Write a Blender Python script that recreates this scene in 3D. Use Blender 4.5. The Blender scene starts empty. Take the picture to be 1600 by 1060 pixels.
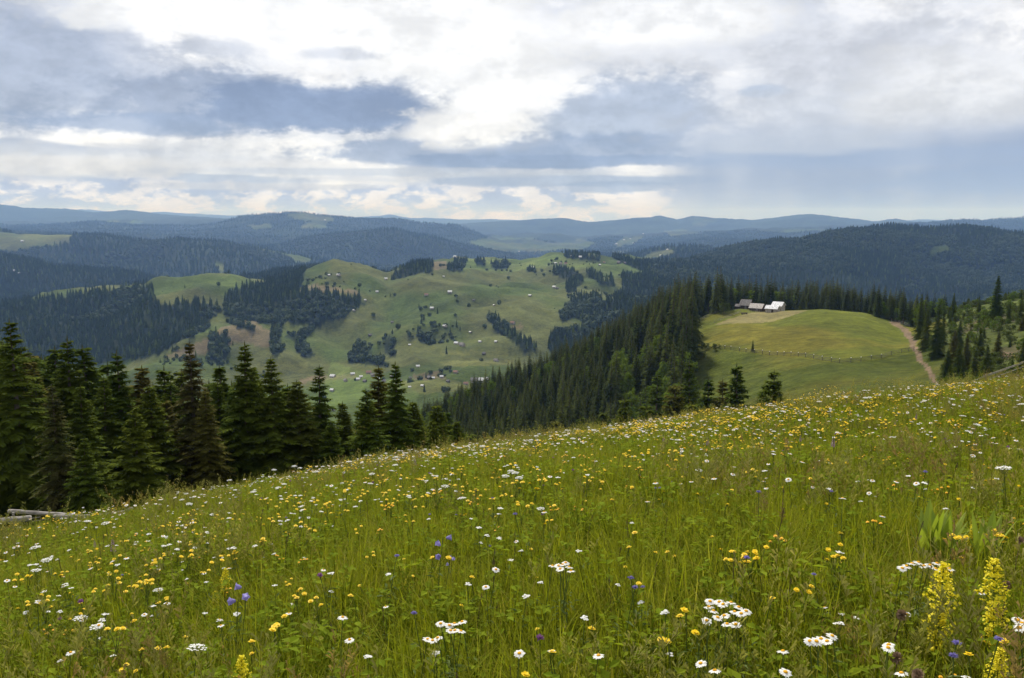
import bpy, bmesh, math, random
import numpy as np
from mathutils import Vector, Matrix

sc = bpy.context.scene
random.seed(7)
RNG = np.random.default_rng(11)
F_PX = 1386.0                      # focal length in pixels of the 1600 px wide photograph
PITCH = math.radians(7.89)         # camera looks this far below the horizon
EYE = 1.6
CP, SP = math.cos(PITCH), math.sin(PITCH)

# ------------------------------------------------------------------ camera
cam_data = bpy.data.cameras.new('camera')
cam_data.lens = 36.0 * F_PX / 1600.0
cam_data.sensor_width = 36.0
cam_data.clip_start = 0.1
cam_data.clip_end = 120000
cam = bpy.data.objects.new('camera', cam_data)
sc.collection.objects.link(cam)
cam.location = (0, 0, EYE)
cam.rotation_euler = (math.pi / 2 - PITCH, 0, 0)
sc.camera = cam

# ------------------------------------------------------------------ view
sc.render.engine = 'CYCLES'
sc.view_settings.view_transform = 'Standard'
sc.view_settings.look = 'None'
sc.view_settings.exposure = 0.4
sc.view_settings.gamma = 1.0
sc.view_settings.use_curve_mapping = False
sc.cycles.max_bounces = 5
sc.cycles.diffuse_bounces = 2
sc.cycles.glossy_bounces = 2
sc.cycles.transmission_bounces = 3
sc.cycles.transparent_max_bounces = 8
sc.cycles.volume_bounces = 0
sc.cycles.use_denoising = True
sc.cycles.sample_clamp_indirect = 4.0

# ------------------------------------------------------------------ sun
SUN_AZ = math.radians(-14)         # from straight ahead, negative to the left
SUN_EL = math.radians(48)
sun_data = bpy.data.lights.new('sun', 'SUN')
sun_data.energy = 3.7
sun_data.angle = math.radians(6)
sun_data.color = (1.0, 0.94, 0.84)
sun = bpy.data.objects.new('sun', sun_data)
sc.collection.objects.link(sun)
sdir = Vector((math.sin(SUN_AZ) * math.cos(SUN_EL), math.cos(SUN_AZ) * math.cos(SUN_EL), math.sin(SUN_EL)))
sun.rotation_euler = sdir.to_track_quat('Z', 'Y').to_euler()
sun.location = (0, 0, 50)


def srgb(r, g, b):
    out = []
    for c in (r, g, b):
        c = c / 255.0
        out.append(c / 12.92 if c <= 0.04045 else ((c + 0.055) / 1.055) ** 2.4)
    return tuple(out)


# ------------------------------------------------------------------ node helper
class NT:
    def __init__(self, tree):
        self.t = tree

    def node(self, typ, **kw):
        n = self.t.nodes.new(typ)
        for k, v in kw.items():
            setattr(n, k, v)
        return n

    def plug(self, sock, v):
        if isinstance(v, bpy.types.NodeSocket):
            self.t.links.new(v, sock)
        elif v is not None:
            if sock.type == 'RGBA' and len(v) == 3:
                v = (*v, 1.0)
            sock.default_value = v

    def m(self, op, a, b=None, c=None, clamp=False):
        n = self.node('ShaderNodeMath', operation=op, use_clamp=clamp)
        self.plug(n.inputs[0], a)
        if b is not None:
            self.plug(n.inputs[1], b)
        if c is not None:
            self.plug(n.inputs[2], c)
        return n.outputs[0]

    def vm(self, op, a, b=None):
        n = self.node('ShaderNodeVectorMath', operation=op)
        self.plug(n.inputs[0], a)
        if b is not None:
            if op == 'SCALE':
                self.plug(n.inputs['Scale'], b)
            else:
                self.plug(n.inputs[1], b)
        return n.outputs[0]

    def comb(self, x, y, z):
        n = self.node('ShaderNodeCombineXYZ')
        for i, v in enumerate((x, y, z)):
            self.plug(n.inputs[i], v)
        return n.outputs[0]

    def noise(self, vec, scale, detail=4.0, rough=0.5, dist=0.0, dims='3D', col=False):
        n = self.node('ShaderNodeTexNoise', noise_dimensions=dims)
        if vec is not None:
            self.plug(n.inputs['Vector'], vec)
        n.inputs['Scale'].default_value = scale
        n.inputs['Detail'].default_value = detail
        n.inputs['Roughness'].default_value = rough
        n.inputs['Distortion'].default_value = dist
        return n.outputs['Color' if col else 'Fac']

    def ramp(self, v, a, b, lo=0.0, hi=1.0, smooth=True):
        n = self.node('ShaderNodeMapRange', interpolation_type='SMOOTHSTEP' if smooth else 'LINEAR')
        self.plug(n.inputs[0], v)
        for i, x in enumerate((a, b, lo, hi)):
            self.plug(n.inputs[i + 1], x)
        return n.outputs[0]

    def mix(self, f, a, b, blend='MIX'):
        n = self.node('ShaderNodeMix', data_type='RGBA', blend_type=blend)
        self.plug(n.inputs[0], f)
        self.plug(n.inputs[6], a)
        self.plug(n.inputs[7], b)
        return n.outputs[2]


# ------------------------------------------------------------------ world
world = bpy.data.worlds.new('World')
sc.world = world
world.use_nodes = True
wt = world.node_tree
wt.nodes.clear()
W = NT(wt)
sky = W.node('ShaderNodeTexSky', sky_type='NISHITA')
sky.sun_disc = False
sky.sun_elevation = SUN_EL
sky.sun_rotation = SUN_AZ
sky.altitude = 1200
geo = W.node('ShaderNodeTexCoord')
sep = W.node('ShaderNodeSeparateXYZ')
wt.links.new(geo.outputs['Generated'], sep.inputs[0])
DX, DY, DZ = sep.outputs
AZ = W.m('ARCTAN2', DX, DY)
HL = W.m('MAXIMUM', W.m('SQRT', W.m('ADD', W.m('MULTIPLY', DX, DX), W.m('MULTIPLY', DY, DY))), 0.02)
EL = W.m('DIVIDE', DZ, HL)
# cloud deck coordinates: a plane seen in perspective
elp = W.m('ADD', W.m('MAXIMUM', DZ, 0.0), 0.13)
deck = W.comb(W.m('DIVIDE', DX, elp), W.m('DIVIDE', DY, elp), 0.0)
n_big = W.noise(deck, 0.8, 7, 0.56, 0.25)
n_mid = W.noise(deck, 2.3, 9, 0.6, 0.15)
flat = W.comb(W.m('MULTIPLY', AZ, 1.0), W.m('MULTIPLY', EL, 2.0), 3.7)
n_puff = W.noise(flat, 6.5, 10, 0.62, 0.12)
n_bil = W.noise(W.comb(AZ, W.m('MULTIPLY', EL, 1.7), 9.1), 19.0, 10, 0.66, 0.12)
n_cum = W.noise(flat, 24.0, 9, 0.64, 0.1)
nb = W.m('SUBTRACT', n_big, 0.5)
nm = W.m('SUBTRACT', n_mid, 0.5)
npf = W.m('ADD', W.m('SUBTRACT', n_puff, 0.5), W.m('MULTIPLY', W.m('SUBTRACT', n_bil, 0.5), 0.45))


def azel(px, py):
    xc, yc = (px - 800) / F_PX, -(py - 530) / F_PX
    x, y, z = xc, CP + yc * SP, -SP + yc * CP
    return math.atan2(x, y), z / math.hypot(x, y)


def blob(px, py, rx, up, dn, soft=0.5, amp=0.6, pamp=2.6):
    """soft-edged mass of cloud with its own half width, height above and below its middle"""
    cx, cy = azel(px, py)
    u = W.m('DIVIDE', W.m('SUBTRACT', AZ, cx), rx / F_PX)
    dv = W.m('SUBTRACT', EL, cy)
    v = W.m('ADD', W.m('DIVIDE', W.m('MAXIMUM', dv, 0.0), up / F_PX), W.m('DIVIDE', W.m('MINIMUM', dv, 0.0), dn / F_PX))
    d = W.m('SQRT', W.m('ADD', W.m('MULTIPLY', u, u), W.m('MULTIPLY', v, v)))
    d = W.m('ADD', d, W.m('MULTIPLY', nm, amp))
    d = W.m('ADD', d, W.m('MULTIPLY', npf, pamp))
    return W.ramp(d, 1.0 - soft * 0.55, 1.0 + soft * 0.55, 1.0, 0.0)


# base: bright broken overcast, whiter where it is thin
base = W.mix(W.ramp(W.m('ADD', W.m('MULTIPLY', n_big, 0.6), W.m('MULTIPLY', n_puff, 0.4)), 0.40, 0.60), srgb(205, 210, 222), srgb(250, 249, 249))
lum = [  # px, py, rx, up, dn, soft, colour, strength
    (1180, 75, 330, 45, 35, .7, (214, 217, 225), .8),
    (1420, 120, 260, 60, 60, .7, (210, 213, 222), .75),
    (100, 110, 190, 110, 90, .6, (186, 193, 209), .9),
    (60, 120, 130, 80, 60, .6, (168, 179, 201), .7),
    (640, 40, 230, 70, 60, .6, (255, 255, 255), .95),
    (330, 30, 190, 40, 30, .5, (255, 255, 255), .9),
    (720, 120, 170, 60, 60, .7, (255, 255, 255), .8),
    (1020, 40, 170, 40, 40, .6, (255, 255, 255), .8),
    (350, 75, 80, 22, 16, .6, (200, 205, 217), .8),
    (520, 85, 60, 12, 10, .6, (212, 216, 226), .8),
    (400, 175, 260, 55, 32, .45, (158, 169, 192), .95),
    (470, 180, 150, 42, 26, .4, (132, 149, 182), .9),
    (200, 195, 120, 20, 16, .45, (150, 166, 196), .8),
    (60, 232, 120, 12, 10, .5, (158, 170, 194), .8),
    (150, 222, 70, 10, 8, .5, (246, 243, 240), .7),
    (240, 255, 260, 26, 22, .6, (214, 217, 224), .7),
    (70, 290, 130, 20, 10, .6, (178, 188, 206), .8),
    (300, 282, 190, 9, 7, .5, (168, 182, 206), .8),
    (700, 244, 250, 22, 18, .45, (152, 167, 196), .9),
    (770, 205, 110, 34, 26, .4, (252, 251, 250), .9),
    (900, 200, 60, 16, 14, .4, (236, 238, 243), .6),
    (110, 262, 120, 16, 12, .5, (232, 231, 231), .7), (470, 262, 150, 14, 10, .5, (222, 223, 228), .7),
    (980, 185, 130, 60, 50, .55, (176, 188, 210), .9),
    (950, 235, 180, 26, 26, .5, (146, 162, 192), .85),
    (1190, 143, 34, 10, 8, .6, (182, 194, 214), .8),
    (920, 252, 260, 10, 10, .45, (136, 154, 188), .85),
    (1340, 190, 230, 50, 40, .7, (206, 211, 222), .7),
    (1530, 160, 140, 80, 60, .6, (238, 239, 242), .7),
]
col = base
for px, py, rx, up, dn, soft, c, k in lum:
    col = W.mix(W.m('MULTIPLY', blob(px, py, rx, up, dn, soft), k), col, srgb(*c))
# warm bank of small cumulus along the horizon, open to the left and centre
puff = W.mix(W.ramp(n_cum, 0.44, 0.56), srgb(170, 185, 220), srgb(240, 240, 248))
bank = W.m('MULTIPLY', W.ramp(W.m('ADD', EL, W.m('MULTIPLY', npf, 0.03)), 0.028, 0.040, 1.0, 0.0), W.ramp(AZ, azel(1020, 300)[0], azel(1110, 300)[0], 1.0, 0.0))
bank = W.m('MULTIPLY', bank, W.ramp(AZ, -2.2, -1.2))
col = W.mix(bank, col, puff)
# flat grey bars in front of the bank
for px, py, rx, up, dn, soft, c, k in [
    (880, 283, 210, 9, 8, .5, (158, 175, 205), .85),
    (960, 292, 90, 8, 9, .5, (147, 165, 197), .8),
    (640, 270, 300, 7, 6, .5, (188, 197, 214), .7),
    (420, 292, 160, 6, 5, .5, (200, 204, 214), .7),
]:
    col = W.mix(W.m('MULTIPLY', blob(px, py, rx, up, dn, soft, .8, 1.2), k), col, srgb(*c))
# rain shaft to the right, fading into the deck above
streak = W.noise(W.comb(W.m('MULTIPLY', AZ, 14.0), W.m('MULTIPLY', EL, 1.5), 0.3), 1.0, 3, 0.5)
rain = W.m('MULTIPLY', W.ramp(W.m('ADD', EL, W.m('MULTIPLY', nb, 0.06)), 0.062, 0.125, 1.0, 0.0), W.ramp(AZ, azel(1000, 300)[0], azel(1110, 300)[0]))
rain = W.m('MULTIPLY', rain, W.ramp(AZ, 1.2, 2.2, 1.0, 0.0))
raincol = W.mix(W.ramp(W.m('ADD', W.m('MULTIPLY', streak, 0.6), W.m('MULTIPLY', n_puff, 0.4)), 0.40, 0.60), srgb(140, 156, 188), srgb(168, 180, 204))
col = W.mix(W.m('MULTIPLY', rain, 0.93), col, raincol)
for px, py, rx, up, dn, soft, c, k in [(1330, 246, 330, 12, 14, .7, (150, 168, 201), .55), (1560, 285, 130, 22, 16, .7, (143, 163, 199), .6), (1240, 225, 160, 20, 14, .6, (196, 203, 217), .6)]:
    col = W.mix(W.m('MULTIPLY', blob(px, py, rx, up, dn, soft, .9, 1.2), k), col, srgb(*c))
shade = W.ramp(W.m('ADD', W.m('MULTIPLY', n_bil, 0.55), W.m('MULTIPLY', n_puff, 0.45)), 0.38, 0.60, 0.82, 1.09)
shade = W.mix(W.m('MULTIPLY', rain, 0.85), shade, (1, 1, 1))
col = W.mix(1.0, col, shade, 'MULTIPLY')
cloud = W.vm('SCALE', col, 8.1)           # brought to the physical scale of the sky texture
full = W.mix(0.93, sky.outputs[0], cloud)
bg = W.node('ShaderNodeBackground')
wt.links.new(full, bg.inputs[0])
bg.inputs[1].default_value = 0.1
wo = W.node('ShaderNodeOutputWorld')
wt.links.new(bg.outputs[0], wo.inputs[0])
world.cycles.sampling_method = 'MANUAL'
world.cycles.sample_map_resolution = 512


# ------------------------------------------------------------------ noise in numpy
def _h(ix, iy, seed):
    n = (ix.astype(np.int64) * 374761393 + iy.astype(np.int64) * 668265263 + seed * 1274126177) & 0xffffffff
    n = ((n ^ (n >> 13)) * 1103515245 + 12345) & 0xffffffff
    n = ((n ^ (n >> 15)) * 2246822519) & 0xffffffff
    return (n ^ (n >> 16)) / 4294967295.0


def vnoise(x, y, seed=0):
    x = np.asarray(x, float); y = np.asarray(y, float)
    ix, iy = np.floor(x), np.floor(y)
    fx, fy = x - ix, y - iy
    ux, uy = fx * fx * fx * (fx * (fx * 6 - 15) + 10), fy * fy * fy * (fy * (fy * 6 - 15) + 10)
    a, b = _h(ix, iy, seed), _h(ix + 1, iy, seed)
    c, d = _h(ix, iy + 1, seed), _h(ix + 1, iy + 1, seed)
    return (a * (1 - ux) + b * ux) * (1 - uy) + (c * (1 - ux) + d * ux) * uy - 0.5


def fbm(x, y, lam, octv=4, seed=0, rough=0.5):
    """fractal noise of base wavelength lam, about -0.5..0.5"""
    x = np.asarray(x, float) / lam; y = np.asarray(y, float) / lam
    s = np.zeros(np.broadcast(x, y).shape); amp = 1.0; tot = 0
    for k in range(octv):
        c, q = math.cos(k * 1.1), math.sin(k * 1.1)
        s += amp * vnoise(x * c - y * q + 17.3 * k, x * q + y * c - 9.1 * k, seed + k * 31)
        tot += amp; amp *= rough; x = x * 2.03; y = y * 2.03
    return s / tot * 1.6


def smooth(t):
    t = np.clip(t, 0, 1)
    return t * t * (3 - 2 * t)


# ------------------------------------------------------------------ terrain
def ray(px, py):
    """slope a = X/Y and drop r = -(Z-EYE)/Y of the photo pixel"""
    xc, yc = (np.asarray(px, float) - 800) / F_PX, -(np.asarray(py, float) - 530) / F_PX
    y = CP + yc * SP
    return xc / y, (SP - yc * CP) / y


def project(X, Y, Z):
    d = np.asarray(Z, float) - EYE
    yc_n, w = Y * SP + d * CP, Y * CP - d * SP
    w = np.where(np.abs(w) < 1e-3, 1e-3, w)
    return 800 + F_PX * X / w, 530 - F_PX * yc_n / w


def meadow(X, Y):
    Yc = np.maximum(Y, -10)
    z = -0.157 * Y - 0.0021 * Yc * np.abs(Yc) + 0.128 * X
    z = z - 0.0006 * np.maximum(-X - 10, 0) ** 2 * np.clip((60 - Y) / 60, 0, 1) * 0.0
    far_ = smooth((Y - 8) / 12.0)
    z = z - 0.0006 * np.minimum(X * X, 1600) * far_ - 0.2 * smooth((-X - 3.0) / 3.0) * far_ - 0.66 * smooth((-X - 7.2) / 3.0) * far_
    z += fbm(X, Y, 7.0, 3, 5) * 0.30 + fbm(X, Y, 1.6, 2, 9) * 0.07
    return z


# knot lines of the relief: (px, py, distance) of points on the bare ground, near to far
LINES = [
    # 0 valley behind the meadow
    [(-400, 860, 170), (0, 830, 170), (200, 850, 180), (500, 830, 190), (800, 800, 200), (1000, 790, 200), (1120, 730, 190), (1200, 690, 185), (1330, 655, 180), (1460, 640, 175), (1600, 630, 150), (1900, 600, 140)],
    # 1 the spur: forested ridge on the left, grassy knoll on the right
    [(-400, 760, 300), (0, 770, 300), (400, 755, 300), (600, 712, 300), (640, 700, 310), (700, 660, 340), (800, 618, 370), (900, 578, 395), (1000, 527, 425), (1050, 500, 425), (1085, 496, 405), (1125, 487, 402), (1160, 484, 400), (1210, 486, 392), (1250, 486, 378), (1290, 486, 368), (1350, 492, 355), (1400, 507, 345), (1430, 512, 335), (1480, 497, 330), (1540, 481, 330), (1600, 468, 330), (1900, 440, 330)],
    # 2 saddle and woodland behind the knoll, valley floor to the left
    [(-400, 690, 1000), (0, 680, 1000), (200, 655, 1000), (350, 640, 1000), (500, 635, 1000), (650, 632, 1000), (750, 622, 980), (820, 612, 950), (900, 605, 900), (1000, 580, 800), (1060, 550, 700), (1100, 520, 600), (1200, 500, 520), (1300, 494, 500), (1400, 500, 480), (1500, 500, 480), (1600, 486, 480), (1900, 470, 480)],
    # 3 the foot of the pasture hill
    [(-400, 600, 1300), (0, 590, 1300), (200, 580, 1300), (400, 590, 1250), (500, 597, 1200), (650, 599, 1180), (760, 597, 1150), (850, 585, 1200), (900, 570, 1250), (1000, 560, 1200), (1100, 540, 1000), (1200, 530, 900), (1350, 530, 900), (1500, 530, 900), (1900, 530, 900)],
    # 4 front crest of the pasture hill
    [(-400, 488, 1900), (0, 482, 1900), (100, 472, 1900), (190, 458, 1850), (240, 450, 1800), (300, 448, 1800), (440, 448, 1850), (480, 433, 1900), (525, 422, 1950), (570, 429, 1950), (605, 438, 2000), (657, 427, 2000), (742, 426, 2100), (800, 424, 2150), (860, 421, 2200), (930, 424, 2200), (1000, 436, 2200), (1060, 455, 2100), (1150, 475, 2000), (1300, 480, 1900), (1900, 490, 1900)],
    # 5 hollow behind it
    [(-400, 505, 2400), (0, 500, 2400), (200, 482, 2400), (300, 468, 2350), (450, 458, 2300), (525, 440, 2250), (605, 443, 2250), (657, 430, 2250), (742, 424, 2350), (800, 418, 2400), (860, 412, 2450), (930, 415, 2450), (1000, 430, 2450), (1100, 450, 2300), (1300, 470, 2200), (1900, 480, 2200)],
    # 6 rear crest and the wooded mountain on the right
    [(-400, 408, 3000), (0, 416, 3000), (60, 421, 3000), (120, 432, 3000), (190, 443, 3000), (250, 453, 2800), (390, 448, 2550), (450, 434, 2500), (500, 425, 2500), (560, 427, 2500), (595, 436, 2600), (640, 417, 2600), (657, 410, 2650), (711, 403, 2700), (781, 406, 2700), (812, 409, 2700), (858, 396, 2700), (905, 403, 2700), (975, 407, 2700), (1021, 418, 2700), (1060, 418, 2800), (1110, 402, 2900), (1170, 385, 3000), (1250, 373, 3000), (1325, 362, 3000), (1400, 360, 3000), (1500, 360, 3000), (1600, 365, 3000), (1900, 380, 3000)],
    # 7 valley
    [(-400, 445, 3700), (0, 440, 3700), (200, 452, 3700), (400, 445, 3700), (600, 446, 3700), (800, 436, 3700), (1000, 425, 3800), (1150, 405, 3900), (1300, 392, 3900), (1900, 400, 3900)],
    # 8 broad wooded ridge on the left with a clearing
    [(-400, 366, 4600), (0, 363, 4600), (60, 364, 4600), (110, 367, 4600), (200, 372, 4600), (300, 372, 4700), (350, 379, 4700), (420, 390, 4700), (480, 403, 4600), (560, 422, 4500), (700, 432, 4500), (850, 425, 4500), (950, 414, 4500), (1000, 401, 4500), (1040, 389, 4500), (1080, 389, 4500), (1130, 396, 4500), (1300, 393, 4600), (1900, 400, 4600)],
    # 9
    [(-400, 385, 5400), (0, 380, 5400), (300, 390, 5400), (480, 412, 5400), (700, 432, 5300), (900, 414, 5400), (1100, 400, 5500), (1300, 392, 5500), (1900, 400, 5500)],
    # 10 dome in the centre left
    [(-400, 372, 6300), (0, 370, 6300), (300, 376, 6300), (440, 390, 6300), (500, 373, 6300), (550, 363, 6300), (600, 357, 6300), (640, 361, 6300), (675, 367, 6300), (725, 383, 6300), (800, 398, 6300), (900, 404, 6300), (1000, 397, 6400), (1100, 391, 6400), (1300, 382, 6400), (1900, 390, 6400)],
    # 11
    [(-400, 366, 7600), (0, 366, 7600), (400, 372, 7600), (600, 376, 7600), (750, 390, 7600), (900, 396, 7600), (1000, 390, 7600), (1100, 379, 7600), (1300, 374, 7600), (1900, 380, 7600)],
    # 12
    [(-400, 354, 9500), (0, 357, 9500), (80, 353, 9500), (140, 349, 9500), (210, 349, 9500), (280, 352, 9500), (350, 346, 9500), (400, 340, 9500), (455, 333, 9500), (490, 337, 9500), (530, 338, 9500), (600, 342, 9500), (660, 347, 9500), (720, 354, 9500), (780, 366, 9500), (850, 372, 9500), (900, 378, 9500), (950, 372, 9500), (1020, 376, 9500), (1100, 366, 9500), (1300, 362, 9500), (1450, 352, 9500), (1520, 349, 9500), (1580, 346, 9500), (1640, 342, 9500), (1900, 340, 9500)],
    # 13
    [(-400, 350, 11500), (0, 350, 11500), (400, 346, 11500), (700, 360, 11500), (800, 366, 11500), (1000, 366, 11500), (1300, 356, 11500), (1900, 352, 11500)],
    # 14
    [(-400, 316, 14500), (-100, 312, 14500), (0, 320, 14500), (40, 326, 14500), (100, 327, 14500), (150, 333, 14500), (200, 329, 14500), (260, 337, 14500), (330, 341, 14500), (400, 346, 14500), (600, 347, 14500), (700, 350, 14500), (740, 346, 14500), (790, 344, 14500), (830, 342, 14500), (880, 340, 14500), (920, 347, 14500), (955, 346, 14500), (990, 341, 14500), (1015, 341, 14500), (1032, 337, 14500), (1060, 344, 14500), (1080, 337, 14500), (1120, 342, 14500), (1175, 345, 14500), (1220, 340, 14500), (1265, 335, 14500), (1330, 340, 14500), (1370, 345, 14500), (1400, 341, 14500), (1430, 348, 14500), (1500, 350, 14500), (1600, 345, 14500), (1900, 340, 14500)],
    # 15
    [(-400, 352, 18000), (1900, 352, 18000)],
    # 16 palest far range
    [(-400, 322, 24000), (0, 323, 24000), (60, 326, 24000), (140, 328, 24000), (200, 333, 24000), (260, 330, 24000), (300, 333, 24000), (360, 337, 24000), (405, 334, 24000), (430, 338, 24000), (500, 340, 24000), (590, 338, 24000), (610, 335, 24000), (640, 341, 24000), (700, 342, 24000), (720, 344, 24000), (760, 343, 24000), (850, 345, 24000), (1000, 348, 24000), (1400, 346, 24000), (1450, 343, 24000), (1500, 346, 24000), (1600, 347, 24000), (1900, 345, 24000)],
    [(-400, 356, 42000), (1900, 356, 42000)],
]
KNOTS = []
AG = np.linspace(-0.92, 0.92, 1400)
for ln in LINES:
    arr = np.array(ln, float)
    a, r = ray(arr[:, 0], arr[:, 1])
    Yg = np.interp(AG, a, arr[:, 2]); rg = np.interp(AG, a, r)
    w = 9; ker = np.hanning(w + 2)[1:-1]; ker /= ker.sum()
    Yg = np.convolve(np.pad(Yg, w // 2, mode='edge'), ker, 'valid'); rg = np.convolve(np.pad(rg, w // 2, mode='edge'), ker, 'valid')
    KNOTS.append((Yg, EYE - rg * Yg))


def layered(X, Y):
    a = X / np.maximum(Y, 20)
    Z = None
    Yk = [np.interp(a, AG, k[0]) for k in KNOTS]; Zk = [np.interp(a, AG, k[1]) for k in KNOTS]
    Z = Zk[0].copy()
    crest = np.zeros_like(Z)
    for i in range(len(KNOTS) - 1):
        t = (np.log(np.maximum(Y, 1)) - np.log(Yk[i])) / (np.log(Yk[i + 1]) - np.log(Yk[i]))
        m = t > 0
        tt = np.clip(t, 0, 1)
        s = smooth(tt) * 0.72 + tt * 0.28
        Z = np.where(m, Zk[i] + (Zk[i + 1] - Zk[i]) * s, Z)
    Z = np.where(Y < Yk[0], Zk[0], Z)
    return Z


def height(X, Y, detail=True):
    X = np.asarray(X, float); Y = np.asarray(Y, float)
    lay = layered(X, Y)
    w = smooth((Y - 48) / 95.0)
    z = meadow(X, np.minimum(Y, 150)) * (1 - w) + lay * w
    if detail:
        w1 = smooth((Y - 700) / 600) * (1 - smooth((Y - 3200) / 1500))
        z = z + w1 * (fbm(X, Y, 420, 4, 21) * 50 - np.abs(fbm(X, Y, 260, 4, 22)) * 72 + 14)
        w2 = smooth((Y - 3300) / 1500) * (1 - smooth((Y - 9000) / 4000))
        z = z + w2 * (-np.abs(fbm(X, Y, 1100, 5, 23)) * 190 + 26)
        w3 = smooth((Y - 7500) / 3000)
        z = z + w3 * (-np.abs(fbm(X, Y, 2600, 5, 24)) * 260 + 30) * (1 - smooth((Y - 13000) / 1500) * 0.55)
        z = z + smooth((Y - 6200) / 1500) * vnoise(X / 42, Y / 90, 26) * 13
        w4 = smooth((Y - 120) / 60) * (1 - smooth((Y - 900) / 300))
        z = z + w4 * (fbm(X, Y, 45, 4, 25) * 2.2)
    return z


def inpoly(px, py, poly):
    poly = np.array(poly, float)
    x1, y1 = poly[:, 0], poly[:, 1]
    x2, y2 = np.roll(x1, -1), np.roll(y1, -1)
    res = np.zeros(np.shape(px), bool)
    for a, b, c, d in zip(x1, y1, x2, y2):
        if b == d:
            continue
        cond = ((b > py) != (d > py)) & (px < (c - a) * (py - b) / (d - b) + a)
        res ^= cond
    return res


def place(px, py, h=0.0, ymin=None, ymax=40000):
    """world point where the sight line of a photo pixel meets the ground raised by h"""
    a, r = ray(px, py)
    a = float(a); r = float(r)
    Ys = np.geomspace(ymin or 2.0, ymax, 1500)
    z = height(a * Ys, Ys) + h
    line = EYE - r * Ys
    hit = np.nonzero(z >= line)[0]
    if len(hit) == 0:
        i = int(np.argmax((z - line) / Ys))
        return a * Ys[i], Ys[i], float(z[i] - h)
    i = hit[0]
    if i == 0:
        return a * Ys[0], Ys[0], float(z[0] - h)
    f0, f1 = z[i - 1] - line[i - 1], z[i] - line[i]
    t = -f0 / (f1 - f0)
    Yh = Ys[i - 1] + (Ys[i] - Ys[i - 1]) * t
    X = a * Yh
    return X, Yh, float(height(np.array([X]), np.array([Yh]))[0])

# ------------------------------------------------------------------ land cover and a painted sunlit hilltop (fixed to the ground)
MID_FOREST = [
    [(-500, 462), (0, 474), (100, 466), (190, 452), (238, 448), (240, 474), (262, 478), (300, 472), (345, 478), (346, 486), (334, 486), (322, 516), (270, 541), (250, 556), (150, 572), (0, 575), (-500, 575)],
    [(350, 466), (352, 456), (380, 450), (465, 452), (500, 457), (565, 464), (571, 475), (541, 498), (480, 506), (430, 508), (375, 501), (350, 493)],
    [(388, 448), (440, 436), (478, 420), (474, 436), (468, 452), (440, 446), (400, 452)],
    [(420, 515), (450, 503), (440, 530), (452, 548), (430, 562), (420, 540)],
    [(325, 528), (357, 517), (356, 550), (346, 572), (325, 562)],
    [(350, 500), (380, 505), (402, 516), (398, 519), (372, 511)],
    [(450, 528), (475, 516), (500, 501), (516, 502), (490, 521), (470, 533)],
    [(462, 535), (478, 537), (494, 555), (486, 563), (465, 549)],
    [(550, 556), (564, 534), (572, 540), (574, 552), (596, 562), (600, 571), (550, 568)],
    [(600, 534), (608, 524), (615, 532), (616, 557), (602, 553)],
    [(658, 521), (666, 519), (678, 529), (681, 539), (660, 535)],
    [(762, 490), (774, 491), (786, 501), (794, 505), (796, 517), (804, 521), (808, 529), (824, 533), (838, 539), (838, 551), (820, 553), (808, 541), (792, 527), (780, 519), (770, 505), (763, 497)],
    [(859, 419), (896, 419), (898, 430), (880, 432), (860, 428)],
    [(916, 423), (926, 424), (940, 436), (956, 440), (962, 450), (950, 449), (920, 434)],
    [(884, 442), (898, 432), (910, 434), (912, 442), (900, 448), (898, 456), (884, 454)],
    [(888, 468), (904, 462), (934, 464), (940, 470), (956, 470), (962, 460), (970, 450), (968, 430), (990, 428), (1010, 424), (1026, 418), (1700, 430), (1700, 700), (840, 700), (858, 560), (852, 540), (852, 522), (880, 514), (910, 512), (912, 502), (896, 494), (880, 502), (872, 492)],
    [(614, 422), (650, 409), (680, 412), (680, 424), (640, 430), (610, 436)],
    [(700, 420), (716, 406), (728, 408), (720, 424), (704, 426)],
    [(882, 394), (936, 401), (938, 408), (884, 401)], [(955, 404), (1030, 412), (1030, 424), (1010, 424), (960, 409)],
    [(740, 409), (756, 407), (760, 412), (742, 413)], [(768, 412), (790, 409), (792, 418), (770, 418)],
    [(824, 422), (838, 420), (838, 427), (825, 427)],
]
MID_DIRT = [[(640, 584), (690, 580), (700, 592), (650, 592)], [(796, 505), (816, 508), (816, 515), (800, 514)], [(345, 510), (395, 500), (420, 520), (420, 545), (365, 535), (340, 545), (300, 560), (258, 560), (330, 525)],
            [(470, 447), (500, 445), (560, 455), (565, 462), (500, 456), (470, 452)], [(468, 590), (560, 585), (560, 592), (470, 597)], [(655, 412), (700, 408), (700, 420), (670, 424)]]
MID_FIELD = [[(690, 548), (790, 545), (792, 556), (695, 556)], [(600, 594), (700, 592), (745, 603), (700, 615), (600, 612)], [(380, 570), (480, 566), (480, 580), (390, 585)], [(690, 565), (800, 560), (800, 568), (700, 574)]]
MID_BRIGHT = [[(728, 404), (880, 396), (1018, 415), (1010, 425), (970, 426), (955, 436), (925, 422), (860, 414), (820, 423), (760, 424), (720, 420)], [(520, 565), (660, 612), (640, 650), (500, 640)]]  # hilltop sunlight put into the ground colour, then the bright valley floor
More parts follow.
